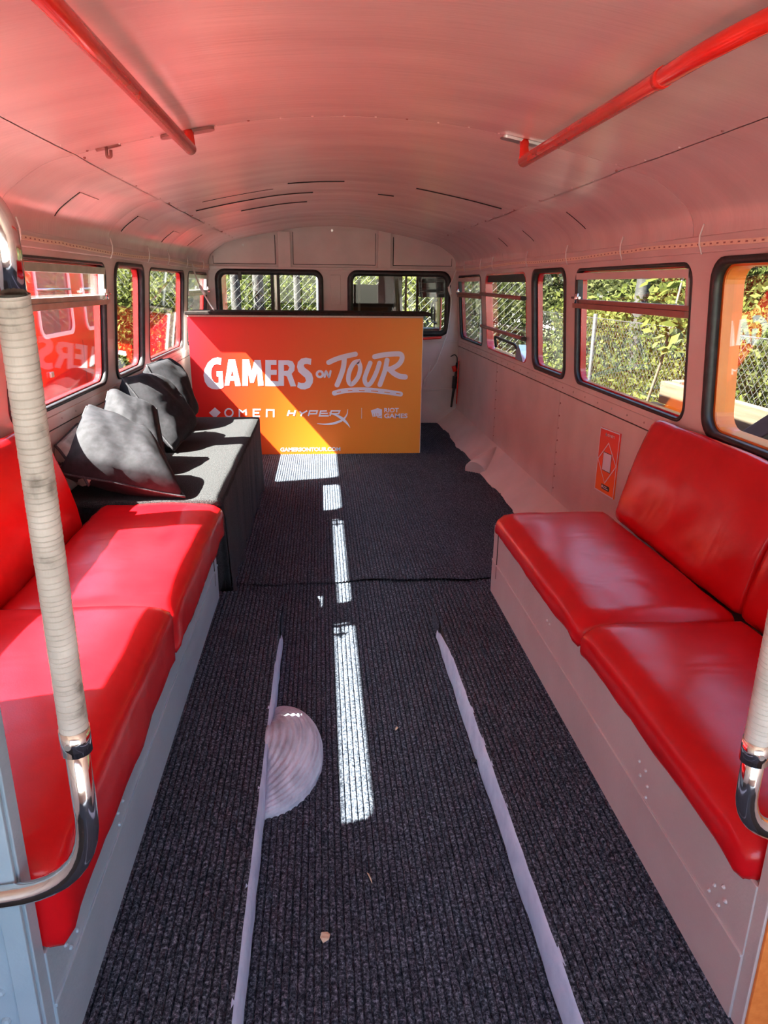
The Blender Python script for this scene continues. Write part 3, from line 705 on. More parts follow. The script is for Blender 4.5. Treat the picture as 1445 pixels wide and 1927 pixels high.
# ------------------------------------------------------------------ light strips along the window heads
for s, side in ((-1, 'left'), (1, 'right')):
    st = empty('light_strip', (s * 1.375, 5.2, 1.77)); tag(st, 'thin unlit light strip tied along the top of the %s windows' % side, 'light strip')
    y0 = 2.85 if s < 0 else 1.3
    ys = np.linspace(y0, 8.4, 40); rr = random.Random(9 + s)
    P_ = [(s * 1.372, float(y), 1.765 + .006 * math.sin(y * 2.3) + rr.uniform(-.002, .002)) for y in ys]
    V = []; Fc = []
    for p in P_: V += [(p[0], p[1], p[2] - .009), (p[0], p[1], p[2] + .009), (p[0] + s * .005, p[1], p[2] + .009), (p[0] + s * .005, p[1], p[2] - .009)]
    for i in range(len(P_) - 1):
        for k in range(4): Fc.append((4 * i + k, 4 * i + (k + 1) % 4, 4 * i + 4 + (k + 1) % 4, 4 * i + 4 + k))
    mesh_obj('strip', V, Fc, 'led_strip', st)
    dots = []
    for y in np.arange(y0 + .02, 8.38, .05):
        zc = float(np.interp(y, ys, [p[2] for p in P_])); x = s * 1.3715
        dots.append(([(x, y - .008, zc - .003), (x, y + .008, zc - .003), (x, y + .008, zc + .003), (x, y - .008, zc + .003)], [(0, 1, 2, 3)]))
    mesh_obj('diodes', *merge(dots), 'brown_rail', st)['kind'] = 'stuff'
    for y in ([3.2, 4.55, 5.5, 6.2, 7.05, 8.0] if s < 0 else [2.95, 3.75, 4.6, 5.5, 6.6, 7.1, 7.9]):
        tube('cable_tie', [(s * 1.374, y, 1.845), (s * 1.366, y + .005, 1.80), (s * 1.366, y, 1.765), (s * 1.382, y, 1.73)], .0035, 'white_plastic', st, 6)
def wire_thing(name, pts, r, label, extra=None):
    o = empty(name, pts[0]); tag(o, label, 'cable'); tube('wire', catm3(pts), r, 'cable', o, 6)
    if extra: tube('connector', extra, .014, 'white_plastic', o, 8)
    return o
def catm3(P, n=6):
    P = [Vector(p) for p in P]; out = []
    for i in range(len(P) - 1):
        p0, p1, p2, p3 = P[max(0, i - 1)], P[i], P[i + 1], P[min(len(P) - 1, i + 2)]
        for k in range(n):
            t = k / n; out.append(.5 * ((2 * p1) + (p2 - p0) * t + (2 * p0 - 5 * p1 + 4 * p2 - p3) * t * t + (3 * p1 - p0 - 3 * p2 + p3) * t ** 3))
    out.append(P[-1]); return out
wire_thing('hanging_cable', [(1.37, 8.38, 1.765), (1.34, 8.42, 1.66), (1.30, 8.43, 1.56), (1.335, 8.43, 1.44), (1.32, 8.43, 1.2), (1.30, 8.43, 1.06), (1.23, 8.42, .86), (1.17, 8.42, .70), (1.06, 8.41, .55), (1.03, 8.42, .45), (.92, 8.42, .33)], .0075,
           'thin white cable hanging down the bulkhead right of the counter', [(1.30, 8.42, 1.585), (1.325, 8.42, 1.50)])
wire_thing('trailing_cable', [(-1.37, 7.3, 1.765), (-1.33, 7.22, 1.66), (-1.27, 7.15, 1.53), (-1.20, 7.08, 1.42), (-1.15, 7.02, 1.358)], .0075,
           'thin white cable trailing from the left light strip to the counter top', [(-1.29, 7.17, 1.57), (-1.24, 7.12, 1.49)])
wire_thing('loose_wire', [(1.12, 8.455, .70), (1.10, 8.44, .62), (1.03, 8.43, .45), (.92, 8.42, .20), (.86, 8.42, .10)], .004, 'short wire coming out of the bulkhead beside the counter')
t = empty('hanging_tool', (1.40, 8.40, .2)); tag(t, 'slim black tool with red fittings hanging in the front right corner', 'tool')
tube('hook', fillet([(1.36, 8.46, .80), (1.40, 8.42, .83), (1.425, 8.40, .80), (1.425, 8.38, .72)], .02, 4), .006, 'black_plastic', t, 8)
tube('shaft', [(1.42, 8.37, .74), (1.40, 8.38, .46), (1.375, 8.39, .215)], [.012, .018, .012], 'black_plastic', t, 10)
tube('sleeve', [(1.405, 8.38, .58), (1.398, 8.38, .44)], .028, 'black_plastic', t, 10)
tube('red_band', [(1.38, 8.36, .70), (1.40, 8.36, .64)], .026, 'red_rail', t, 10)
tube('red_stay', [(1.435, 8.34, .76), (1.428, 8.34, .26)], .007, 'red_rail', t, 8)

# ------------------------------------------------------------------ draped bench and pillows
db = empty('draped_bench', (-1.05, 4.6, 0)); tag(db, 'long low bench draped in black cloth along the left windows', 'bench')
V, Fc = soft_box(.785, 2.30, .05, .02, .0, n=(14, 34, 4), wob=.003, seed=40)
mesh_obj('top_cloth', [(-1.44 + v.x, 3.395 + v.y, .545 + v.z) for v in V], Fc, 'felt', db, True)
def drape(x, y0, y1, z0, z1, axis):
    V = []; Fc = []; n, m = 120, 10
    for i in range(n + 1):
        t = i / n
        for k in range(m + 1):
            w = k / m; amp = .003 + .014 * (1 - w)
            d = amp * (math.sin(t * 61) * .5 + math.sin(t * 27 + 1) * .6 + math.sin(t * 113) * .25)
            if axis == 'y': V.append((x + d, y0 + (y1 - y0) * t, z0 + (z1 - z0) * w))
            else: V.append((y0 + (y1 - y0) * t, x + d, z0 + (z1 - z0) * w))
    for i in range(n):
        for k in range(m): Fc.append((i * (m + 1) + k, (i + 1) * (m + 1) + k, (i + 1) * (m + 1) + k + 1, i * (m + 1) + k + 1))
    return V, Fc
_dv, _df = drape(-.657, 0, 1, .012, .575, 'y')
mesh_obj('front_drape', [(v[0], (3.43 + .13 * (1 - v[2] / .575)) * (1 - v[1]) + 5.70 * v[1], v[2]) for v in _dv], _df, 'black_cloth', db, True)
mesh_obj('end_drape', [(v[0], v[1] + .13 * (1 - v[2] / .575), v[2]) for v in drape(3.435, -1.44, -.657, .012, .575, 'x')[0]], drape(3.435, -1.44, -.657, .012, .575, 'x')[1], 'black_cloth', db, True)
mesh_obj('end_drape', *drape(5.70, -1.44, -.657, .012, .575, 'x'), 'black_cloth', db, True)
box('bench_core', -1.43, -.69, 3.56, 5.67, .012, .54, 'cab_black', db)

def pillow(corners, thick, label, material='pillow', seed=0, wob=.016):
    LL, LR, UR, UL = [Vector(c) for c in corners]; n = 22
    nrm = ((LR - LL).cross(UL - LL)).normalized(); V = []; Fc = []; rim = []
    for side in (1, -1):
        for i in range(n + 1):
            for j in range(n + 1):
                u, v = i / n, j / n; pin = .02
                uu = u + pin * math.sin(math.pi * v) * (.5 - u) ; vv = v + pin * math.sin(math.pi * u) * (.5 - v)
                p = LL * (1 - uu) * (1 - vv) + LR * uu * (1 - vv) + UR * uu * vv + UL * (1 - uu) * vv
                prof = (max(0, 1 - (2 * u - 1) ** 4) * max(0, 1 - (2 * v - 1) ** 4)) ** .42
                crease = mnoise.noise(Vector((u * 3.1 + seed, v * 3.1, side))) * .5 + mnoise.noise(Vector((u * 9 + seed, v * 4 + seed, side * 2))) * .14
                h = thick / 2 * prof * (1 + .35 * crease) + wob * crease * prof
                V.append(p + nrm * side * max(h, .0008) + nrm * (.02 * mnoise.noise(Vector((u * 2 + seed * 3, v * 2, 7)))))
    m = (n + 1) ** 2
    for i in range(n):
        for j in range(n):
            a, b, c, d = i * (n + 1) + j, (i + 1) * (n + 1) + j, (i + 1) * (n + 1) + j + 1, i * (n + 1) + j + 1
            Fc.append((a, b, c, d)); Fc.append((m + a, m + d, m + c, m + b))
    ctr = (LL + LR + UR + UL) / 4; pe = empty('pillow', (ctr.x, ctr.y, min(LL.z, LR.z))); tag(pe, label, 'pillow', 'pillows on the draped bench')
    mesh_obj('cover', V, Fc, material, pe, True)
    ring = [i * (n + 1) for i in range(n + 1)] + [n * (n + 1) + j for j in range(1, n + 1)] + [i * (n + 1) + n for i in range(n - 1, -1, -1)] + [j for j in range(n - 1, -1, -1)]
    tube('seam', [(V[k] + V[m + k]) / 2 for k in ring], .0065, 'black_cloth', pe, 6)
    return pe
pillow([(-1.40, 3.36, .745), (-.835, 3.40, .605), (-1.06, 3.80, .80), (-1.37, 3.78, .985)], .27, 'large charcoal pillow slumped nearest the red left bench, streaked with sun', seed=1)
pillow([(-1.40, 3.86, .69), (-1.01, 3.88, .625), (-1.12, 4.22, .90), (-1.38, 4.22, 1.0)], .23, 'charcoal pillow wedged second from the red left bench', seed=5)
pillow([(-1.37, 4.50, 1.04), (-1.07, 4.38, .615), (-1.04, 4.82, .64), (-1.34, 5.0, 1.0)], .25, 'charcoal pillow standing on edge, third from the red left bench', seed=9)
pillow([(-1.375, 5.16, 1.05), (-1.12, 5.08, .62), (-1.12, 5.50, .65), (-1.355, 5.58, 1.05)], .24, 'black pillow farthest along the bench, nearest the orange counter', seed=14)
pillow([(-1.42, 3.42, .86), (-1.27, 3.36, .68), (-1.33, 3.74, .68), (-1.42, 3.76, .90)], .14, 'grey-beige crumpled cushion tucked behind the nearest pillow', 'beige_cloth', seed=21)

# ------------------------------------------------------------------ orange counter
GAMERS_OUT = [[(-1.089, 0.931), (-1.125, 0.937), (-1.17, 0.927), (-1.216, 0.89), (-1.25, 0.831), (-1.265, 0.772), (-1.257, 0.712), (-1.231, 0.667), (-1.193, 0.644), (-1.148, 0.64), (-1.108, 0.647), (-1.085, 0.662), (-1.087, 0.811), (-1.143, 0.809), (-1.143, 0.762), (-1.126, 0.76), (-1.127, 0.704), (-1.15, 0.7), (-1.173, 0.712), (-1.189, 0.742), (-1.194, 0.786), (-1.184, 0.836), (-1.162, 0.868), (-1.134, 0.876), (-1.1, 0.868)], [(-1.026, 0.918), (-0.964, 0.918), (-0.923, 0.674), (-0.975, 0.672), (-0.982, 0.722), (-1.022, 0.722), (-1.032, 0.676), (-1.077, 0.674)], [(-1.012, 0.765), (-0.996, 0.823), (-0.986, 0.765)], [(-0.897, 0.918), (-0.836, 0.918), (-0.816, 0.811), (-0.785, 0.915), (-0.728, 0.915), (-0.71, 0.676), (-0.763, 0.673), (-0.764, 0.801), (-0.802, 0.702), (-0.836, 0.702), (-0.853, 0.811), (-0.858, 0.674), (-0.91, 0.674)], [(-0.685, 0.915), (-0.581, 0.915), (-0.582, 0.869), (-0.635, 0.869), (-0.637, 0.823), (-0.582, 0.823), (-0.584, 0.777), (-0.639, 0.777), (-0.643, 0.721), (-0.568, 0.716), (-0.569, 0.669), (-0.695, 0.673)], [(-0.564, 0.913), (-0.469, 0.913), (-0.43, 0.901), (-0.411, 0.861), (-0.417, 0.816), (-0.443, 0.786), (-0.404, 0.669), (-0.457, 0.667), (-0.489, 0.761), (-0.516, 0.771), (-0.519, 0.673), (-0.572, 0.673)], [(-0.513, 0.869), (-0.481, 0.869), (-0.463, 0.846), (-0.477, 0.816), (-0.514, 0.813)], [(-0.254, 0.926), (-0.304, 0.937), (-0.349, 0.928), (-0.382, 0.896), (-0.391, 0.851), (-0.38, 0.806), (-0.348, 0.776), (-0.318, 0.751), (-0.309, 0.721), (-0.325, 0.701), (-0.355, 0.699), (-0.385, 0.709), (-0.394, 0.661), (-0.361, 0.64), (-0.321, 0.638), (-0.275, 0.655), (-0.246, 0.701), (-0.241, 0.741), (-0.252, 0.786), (-0.282, 0.816), (-0.316, 0.841), (-0.328, 0.861), (-0.32, 0.876), (-0.295, 0.879), (-0.26, 0.869)]]
ON_STROKES = [([(-0.149, 0.783), (-0.151, 0.775), (-0.155, 0.767), (-0.161, 0.761), (-0.169, 0.757), (-0.178, 0.756), (-0.186, 0.757), (-0.194, 0.761), (-0.2, 0.767), (-0.204, 0.775), (-0.205, 0.783), (-0.204, 0.791), (-0.2, 0.799), (-0.193, 0.805), (-0.186, 0.809), (-0.177, 0.81), (-0.168, 0.809), (-0.16, 0.805), (-0.154, 0.799), (-0.151, 0.791), (-0.149, 0.783)], [0.0223]), ([(-0.132, 0.757), (-0.118, 0.809), (-0.091, 0.757), (-0.075, 0.81)], [0.0204])]
TOUR_STROKES = [([(-0.092, 0.892), (-0.023, 0.923), (0.067, 0.95), (0.162, 0.97)], [0.0464]), ([(0.058, 0.941), (0.046, 0.843), (0.016, 0.753), (-0.015, 0.681)], [0.0482]), ([(0.191, 0.901), (0.208, 0.843), (0.189, 0.762), (0.143, 0.699), (0.111, 0.69), (0.093, 0.735), (0.107, 0.816), (0.148, 0.888), (0.191, 0.901)], [0.0427]), ([(0.303, 0.888), (0.267, 0.798), (0.249, 0.735), (0.263, 0.689), (0.295, 0.685), (0.331, 0.735), (0.368, 0.816), (0.39, 0.888)], [0.0427]), ([(0.463, 0.915), (0.446, 0.825), (0.419, 0.744), (0.396, 0.682)], [0.0464]), ([(0.344, 0.946), (0.43, 0.964), (0.54, 0.973), (0.595, 0.967), (0.605, 0.924), (0.569, 0.87), (0.487, 0.825)], [0.0482]), ([(0.487, 0.83), (0.533, 0.789), (0.589, 0.762), (0.64, 0.756)], [0.051]), ([(-0.041, 0.603), (0.065, 0.626), (0.249, 0.633), (0.434, 0.616), (0.597, 0.592)], [0.0482])]
ROAD_DASHES = [([(-0.016, 0.61), (0.019, 0.615)], [0.0074]), ([(0.091, 0.624), (0.128, 0.628)], [0.0074]), ([(0.198, 0.627), (0.247, 0.625)], [0.0074]), ([(0.314, 0.623), (0.376, 0.62)], [0.0074]), ([(0.443, 0.611), (0.491, 0.607)], [0.0074]), ([(0.557, 0.599), (0.594, 0.594)], [0.0074])]
DIAMOND = [[(-1.178, 0.47), (-1.126, 0.421), (-1.183, 0.366), (-1.237, 0.419)]]
OMEN_STROKES = [([(-1.012, 0.418), (-1.014, 0.407), (-1.02, 0.396), (-1.029, 0.388), (-1.04, 0.382), (-1.051, 0.381), (-1.063, 0.382), (-1.073, 0.388), (-1.08, 0.396), (-1.085, 0.407), (-1.086, 0.419), (-1.084, 0.43), (-1.078, 0.441), (-1.069, 0.449), (-1.059, 0.455), (-1.047, 0.456), (-1.036, 0.454), (-1.026, 0.449), (-1.018, 0.441), (-1.013, 0.43), (-1.012, 0.418)], [0.0145]), ([(-0.953, 0.375), (-0.949, 0.443), (-0.92, 0.424), (-0.889, 0.442), (-0.887, 0.392)], [0.0145]), ([(-0.747, 0.448), (-0.816, 0.448), (-0.819, 0.382), (-0.758, 0.382)], [0.0145]), ([(-0.814, 0.415), (-0.764, 0.415)], [0.0145]), ([(-0.694, 0.374), (-0.691, 0.444), (-0.624, 0.443), (-0.627, 0.373)], [0.0145])]
HYPER_STROKES = [([(-0.494, 0.385), (-0.476, 0.438)], [0.0155]), ([(-0.434, 0.385), (-0.418, 0.438)], [0.0155]), ([(-0.485, 0.41), (-0.423, 0.411)], [0.0134]), ([(-0.378, 0.43), (-0.356, 0.406), (-0.305, 0.434)], [0.013]), ([(-0.356, 0.406), (-0.366, 0.383)], [0.0139]), ([(-0.295, 0.383), (-0.28, 0.432), (-0.208, 0.432), (-0.216, 0.406), (-0.287, 0.404)], [0.013]), ([(-0.116, 0.431), (-0.176, 0.43), (-0.188, 0.384), (-0.098, 0.384)], [0.013]), ([(-0.184, 0.408), (-0.107, 0.408)], [0.0121]), ([(-0.087, 0.382), (-0.073, 0.431), (0.008, 0.431), (-0.003, 0.405), (-0.075, 0.403)], [0.013]), ([(0.087, 0.446), (0.077, 0.395), (0.035, 0.344), (-0.048, 0.311), (-0.132, 0.302), (-0.211, 0.309)], [0.0046, 0.0111, 0.0204, 0.0223, 0.013, 0.0028]), ([(-0.093, 0.414), (-0.029, 0.391), (0.035, 0.353), (0.082, 0.306), (0.107, 0.268)], [0.0056, 0.0167, 0.0278, 0.0167, 0.0028])]
DIVIDER = [([(0.221, 0.459), (0.221, 0.355)], [0.0046])]
FIST = [[(0.31, 0.433), (0.375, 0.457), (0.419, 0.445), (0.42, 0.356), (0.371, 0.367), (0.375, 0.379), (0.329, 0.37)]]
FIST_SLITS = [([(0.336, 0.403), (0.34, 0.373)], [0.0046]), ([(0.357, 0.407), (0.359, 0.379)], [0.0046]), ([(0.378, 0.407), (0.38, 0.384)], [0.0046]), ([(0.385, 0.373), (0.419, 0.38)], [0.0056])]
ct = empty('bar_counter', (-.29, 7.05, 0)); tag(ct, 'bar counter with a red to orange printed front and black top', 'counter')
YB = 6.88
box('front_board', -1.377, .797, YB, YB + .02, .004, 1.302, 'banner', ct).data.materials[0] = M['banner']
box('board_edge', -1.377, .797, YB, YB + .02, 1.303, 1.319, 'foam_edge', ct, bevel=.002)
box('board_edge', .7972, .803, YB + .001, YB + .02, .004, 1.319, 'foam_edge', ct)
box('counter_top', -1.385, .868, 6.80, 7.32, 1.322, 1.352, 'bar_top', ct, bevel=.006)
box('side_panel', .76, .78, YB + .02, 7.28, .0, 1.32, 'white_plastic', ct)
box('side_panel', -1.37, -1.35, YB + .02, 7.28, .0, 1.32, 'white_plastic', ct)
box('counter_shelf', -1.35, .76, YB + .02, 7.25, .62, .64, 'bar_top', ct)
def disc(c, r, y, n=14): return [Vector((c[0] + r * math.cos(2 * math.pi * k / n), y, c[1] + r * math.sin(2 * math.pi * k / n))) for k in range(n)]
def strokes(L, y, smooth=True):
    """flat ribbons with mitred bends; every stroke lies a hair above the one before"""
    V = []; Fc = []
    for si, (pts, wd) in enumerate(L):
        W_ = wd if len(wd) == len(pts) else [wd[0]] * len(pts)
        P3 = [Vector((p[0], p[1], w)) for p, w in zip(pts, W_)]
        P3 = catm3(P3, 6) if smooth and len(P3) > 3 else P3
        P3 = [p for i, p in enumerate(P3) if i == 0 or (p.xy - P3[i - 1].xy).length > 1e-5]
        yy = y - .0004 * si; n = len(P3); closed = (P3[0].xy - P3[-1].xy).length < 1e-4; o = len(V)
        for i, p in enumerate(P3):
            a = P3[i - 1] if i else (P3[-2] if closed else p); b = P3[i + 1] if i < n - 1 else (P3[1] if closed else p)
            d1 = (p.xy - a.xy); d2 = (b.xy - p.xy); d1 = d1.normalized() if d1.length > 1e-9 else d2.normalized(); d2 = d2.normalized() if d2.length > 1e-9 else d1
            n1 = Vector((-d1.y, d1.x)); n2 = Vector((-d2.y, d2.x)); m = (n1 + n2).normalized(); k = p.z / 2 / max(.45, m.dot(n1))
            V += [Vector((p.x + m.x * k, yy, p.y + m.y * k)), Vector((p.x - m.x * k, yy, p.y - m.y * k))]
            if i: Fc.append((o + 2 * i - 2, o + 2 * i - 1, o + 2 * i + 1, o + 2 * i))
        if smooth and not closed:
            for p, q in ((P3[0], P3[1]), (P3[-1], P3[-2])):
                d = (p.xy - q.xy).normalized(); nn = Vector((-d.y, d.x)); c = len(V); r = p.z / 2
                for t in range(9):
                    an = math.pi * t / 8; e = nn * math.cos(an) * r + d * math.sin(an) * r; V.append(Vector((p.x + e.x, yy, p.y + e.y)))
                Fc.append(tuple(range(c, c + 9)))
    return V, Fc
def poly_art(loops, y):
    V, Fc = filled(loops, 0.0004); return [Vector((v.x, y + v.z, v.y)) for v in V], Fc
ya = YB - .0012
def art(geo, label, material='print_white', parent=ct, name='lettering'):
    o = mesh_obj(name, *geo, material, parent); o['label'] = label; return o
_k = [(0,), (1, 2), (3,), (4,), (5, 6), (7,)]
for ch, ids in zip('GAMERS', _k): art(poly_art([GAMERS_OUT[q] for q in ids], ya), 'white block letter %s of GAMERS' % ch, name='letter')
for ch, st_ in zip('ON', ON_STROKES): art(strokes([st_], ya), 'small white letter %s of ON' % ch, name='letter')
for ch, a_, b_ in (('T', 0, 2), ('O', 2, 3), ('U', 3, 4), ('R', 4, 7)): art(strokes(TOUR_STROKES[a_:b_], ya), 'white brush letter %s of TOUR' % ch, name='letter')
art(strokes(TOUR_STROKES[7:], ya - .001), 'white road-shaped underline', name='underline')
for st_ in ROAD_DASHES: art(strokes([st_], ya - .003), 'orange road dash', 'banner', ct, 'road_dash')
art(poly_art(DIAMOND, ya), 'white diamond mark', name='emblem')
for ch, ids in zip('OMEN', [(0,), (1,), (2, 3), (4,)]): art(strokes([OMEN_STROKES[q] for q in ids], ya, False), 'thin white letter %s of OMEN' % ch, name='letter')
for ch, a_, b_ in (('H', 0, 3), ('Y', 3, 5), ('P', 5, 6), ('E', 6, 8), ('R', 8, 9)): art(strokes(HYPER_STROKES[a_:b_], ya, False), 'white slanted letter %s of HYPERX' % ch, name='letter')
art(strokes(HYPER_STROKES[-2:], ya - .002), 'white swooping letter X', name='letter')
art(strokes(DIVIDER, ya, False), 'thin white divider', name='divider_line')
art(poly_art(FIST, ya), 'white fist mark', name='emblem')
for st_ in FIST_SLITS: art(strokes([st_], ya - .0015, False), 'orange finger slit of the fist mark', 'banner', ct, 'emblem_slit')
def text_geo(body, a0, a1, b0, b1, thick=.02):
    cu = bpy.data.curves.new('tmp', 'FONT'); cu.body = body; cu.offset = thick; cu.resolution_u = 4
    ob = bpy.data.objects.new('tmp', cu); COL.objects.link(ob); dg = bpy.context.evaluated_depsgraph_get(); me = bpy.data.meshes.new_from_object(ob.evaluated_get(dg))
    V = [v.co.copy() for v in me.vertices]; Fc = [tuple(p.vertices) for p in me.polygons]
    bpy.data.objects.remove(ob); bpy.data.curves.remove(cu); bpy.data.meshes.remove(me)
    x0 = min(v.x for v in V); x1 = max(v.x for v in V); y0 = min(v.y for v in V); y1 = max(v.y for v in V)
    return [(a0 + (v.x - x0) / (x1 - x0) * (a1 - a0), b0 + (v.y - y0) / (y1 - y0) * (b1 - b0)) for v in V], Fc
for body, a0, a1, b0, b1, th in [('RIOT', .441, .583, .414, .458, .028), ('GAMES', .441, .67, .357, .403, .028), ('GAMERSONTOUR.COM', -.573, .011, .034, .073, .022)]:
    V, Fc = text_geo(body, a0, a1, b0, b1, th); art(([Vector((x, ya, z)) for x, z in V], Fc), 'white letters ' + body)

# ------------------------------------------------------------------ small poster on the right wall
po = empty('wall_poster', (1.449, 3.815, .466)); tag(po, 'narrow orange poster board with a white diamond outline on the right wall', 'poster')
def pm(a, b, d=0): return Vector((1.4435 - d, 3.954 - a * .278, .459 + b * .370 + a * .014))
def pplate(nm, lp, d0, d1, m): return mesh_obj(nm, *plate_map(lp, d0, d1, pm), m, po)
ob = pplate('board', [(0, 0), (1, 0), (1, 1), (0, 1)], -.007, 0, 'poster')
pplate('white_border', [(0, 0), (1, 0), (1, 1), (0, 1)], -.0085, -.0072, 'print_white')
def pstrokes(L, w, d=.0012):
    V = []; Fc = []
    for pts in L:
        for a, b in zip(pts[:-1], pts[1:]):
            A, B = pm(*a, d), pm(*b, d); dr = (B - A).normalized(); nn = dr.cross(Vector((1, 0, 0))) * w / 2; o = len(V); e = dr * w * .5
            V += [A - e + nn, A - e - nn, B + e - nn, B + e + nn]; Fc.append((o, o + 1, o + 2, o + 3))
    return V, Fc
art(pstrokes([[(0.012, 0.008), (.988, .008), (.988, .992), (.012, .992), (.012, .008)]], .007), 'white border line', parent=po, name='border_line')
art(pstrokes([[(.5, .80), (.97, .50), (.5, .17), (.03, .50), (.5, .80)]], .007), 'white diamond outline', parent=po, name='diamond_outline')
pplate('blank_square', [(.30, .365), (.70, .365), (.70, .635), (.30, .635)], .0008, .0016, 'print_white')
pplate('square_backing', [(.285, .355), (.715, .355), (.715, .645), (.285, .645)], .0002, .0010, 'black_plastic')
art(merge([pstrokes([[(.30, .915), (.335, .935), (.37, .915), (.335, .895), (.30, .915)]], .006), pstrokes([[(.42, .90), (.47, .90), (.47, .93), (.42, .93), (.42, .90)], [(.51, .90), (.51, .93), (.535, .918), (.56, .93), (.56, .90)], [(.65, .93), (.60, .93), (.60, .90), (.65, .90)], [(.60, .915), (.64, .915)], [(.69, .90), (.69, .93), (.74, .93), (.74, .90)]], .0035)]), 'small white letters OMEN', parent=po)
pplate('tag_plate', rrect(.34, .76, .07, .145, .03), .0006, .0014, 'black_plastic')
pplate('tag_dot', [(.40 + .035 * math.cos(t), .108 + .024 * math.sin(t)) for t in np.linspace(0, 2 * math.pi, 12, endpoint=False)], .0016, .0022, 'print_white')
art(pstrokes([[(.47, .120), (.62, .120)], [(.47, .095), (.70, .095)]], .004, .002), 'tiny white print', parent=po, name='tag_print')

# ------------------------------------------------------------------ crumbs on the carpet
def crumb(name, x, y, z, L, lab, cat, m='dry_leaf', rz=0.0, wdt=.5):
    V = []; Fc = []
    for (a, b, c) in [(-.5, 0, 0), (-.2, -.5 * wdt, .006), (.2, -.45 * wdt, .008), (.5, 0, .002), (.2, .5 * wdt, .007), (-.2, .45 * wdt, .004)]:
        ca, sa = math.cos(rz), math.sin(rz); V.append((x + L * (a * ca - b * sa), y + L * (a * sa + b * ca), z + c))
    V += [(v[0], v[1], v[2] - .002) for v in V]; Fc = [(0, 1, 2, 3, 4, 5), (11, 10, 9, 8, 7, 6)] + [(i, 6 + i, 6 + (i + 1) % 6, (i + 1) % 6) for i in range(6)]
    return tag(mesh_obj(name, V, Fc, m), lab, cat)
crumb('dry_leaf', -.176, 1.417, .002, .032, 'pale dry leaf lying on the near aisle carpet', 'leaf', rz=1.2, wdt=.8)
crumb('twig', -.05, 1.60, .002, .04, 'thin bent straw on the aisle carpet behind the dry leaf', 'twig', rz=1.9, wdt=.08)
crumb('pebble', .352, 2.09, .002, .022, 'small brown pebble at the foot of the right kerb', 'pebble', 'bark', rz=.3, wdt=.9)
crumb('leaf_scrap', .10, 2.30, .002, .02, 'tiny pale leaf scrap in the middle of the aisle', 'leaf', rz=.8, wdt=.5)

# ------------------------------------------------------------------ driver cab beyond the right bulkhead window
cabr = empty('driver_cab', (.75, 9.2, .3)); tag(cabr, 'dark driver cab interior seen through the right bulkhead window', 'cab')
y0, y1 = YF + .06, 10.0
V, Fc = filled([[(.12, .3), (1.42, .3), (1.42, 2.0), (.12, 2.0)], rrect(.20, .62, 1.60, 1.76, .03), rrect(.94, 1.13, 1.1, 1.86, .04), rrect(1.16, 1.38, 1.02, 1.50, .04)], .03)
mesh_obj('cab_front', [Vector((v.x, y1 + v.z, v.y)) for v in V], Fc, 'cab', cabr)
box('cab_side', .09, .12, y0, y1, .3, 2.05, 'cab', cabr)
V, Fc = filled([[(y0, .3), (y1, .3), (y1, 2.0), (y0, 2.0)], rrect(8.85, 9.85, 1.02, 1.56, .06)], .03)
mesh_obj('cab_side', [Vector((1.42 + v.z, v.x, v.y)) for v in V], Fc, 'cab', cabr)
box('cab_roof', .09, 1.44, y0, y1 + .02, 2.0, 2.03, 'cab', cabr)
box('cab_floor', .09, 1.44, y0, y1 + .02, .28, .31, 'cab', cabr)
box('cab_pillar', .80, .86, 9.7, 9.75, .9, 1.95, 'cab_beige', cabr, bevel=.01)
box('cab_pillar', .32, .35, 9.5, 9.53, .9, 1.65, 'cab_beige', cabr, bevel=.005)
box('cab_pillar', .90, .925, 9.3, 9.33, .9, 1.98, 'brown_rail', cabr, bevel=.005)
box('roller_blind', 1.0, 1.40, 8.72, 8.76, 1.46, 1.9, 'cab_black', cabr, bevel=.01)
for z in (1.50, 1.56, 1.62): box('blind_fold', .99, 1.40, 8.705, 8.72, z, z + .012, 'cab_black', cabr, bevel=.003)
box('dash_board', .12, 1.40, 9.7, 9.98, .6, 1.05, 'cab_black', cabr, bevel=.02)
tube('cab_handle', fillet([(1.30, 9.2, 1.42), (1.23, 9.2, 1.40), (1.23, 9.2, 1.16), (1.30, 9.2, 1.14)], .04, 5), .012, 'black_plastic', cabr, 8)
box('cab_seat', .35, .95, 8.85, 8.95, .5, 1.22, 'cab_black', cabr, bevel=.04)
box('red_cab_door', 1.36, 1.385, 9.35, 9.75, .5, 1.62, 'red_paint', cabr, bevel=.02)
# bonnet to the left of the cab
bon = empty('engine_bonnet', (-.6, 9.3, -.2)); tag(bon, 'red engine bonnet and wing ahead of the left bulkhead window', 'bonnet')
V, Fc = soft_box(1.15, 1.5, .9, .18, .04, n=(10, 12, 8), wob=.0, seed=1)
mesh_obj('bonnet_shell', [(-1.12 + v.x, 8.62 + v.y, .1 + v.z) for v in V], Fc, 'red_paint', bon, True)
box('red_wing', -1.40, -1.30, 8.72, 9.3, .2, 1.86, 'red_paint', bon, bevel=.04)

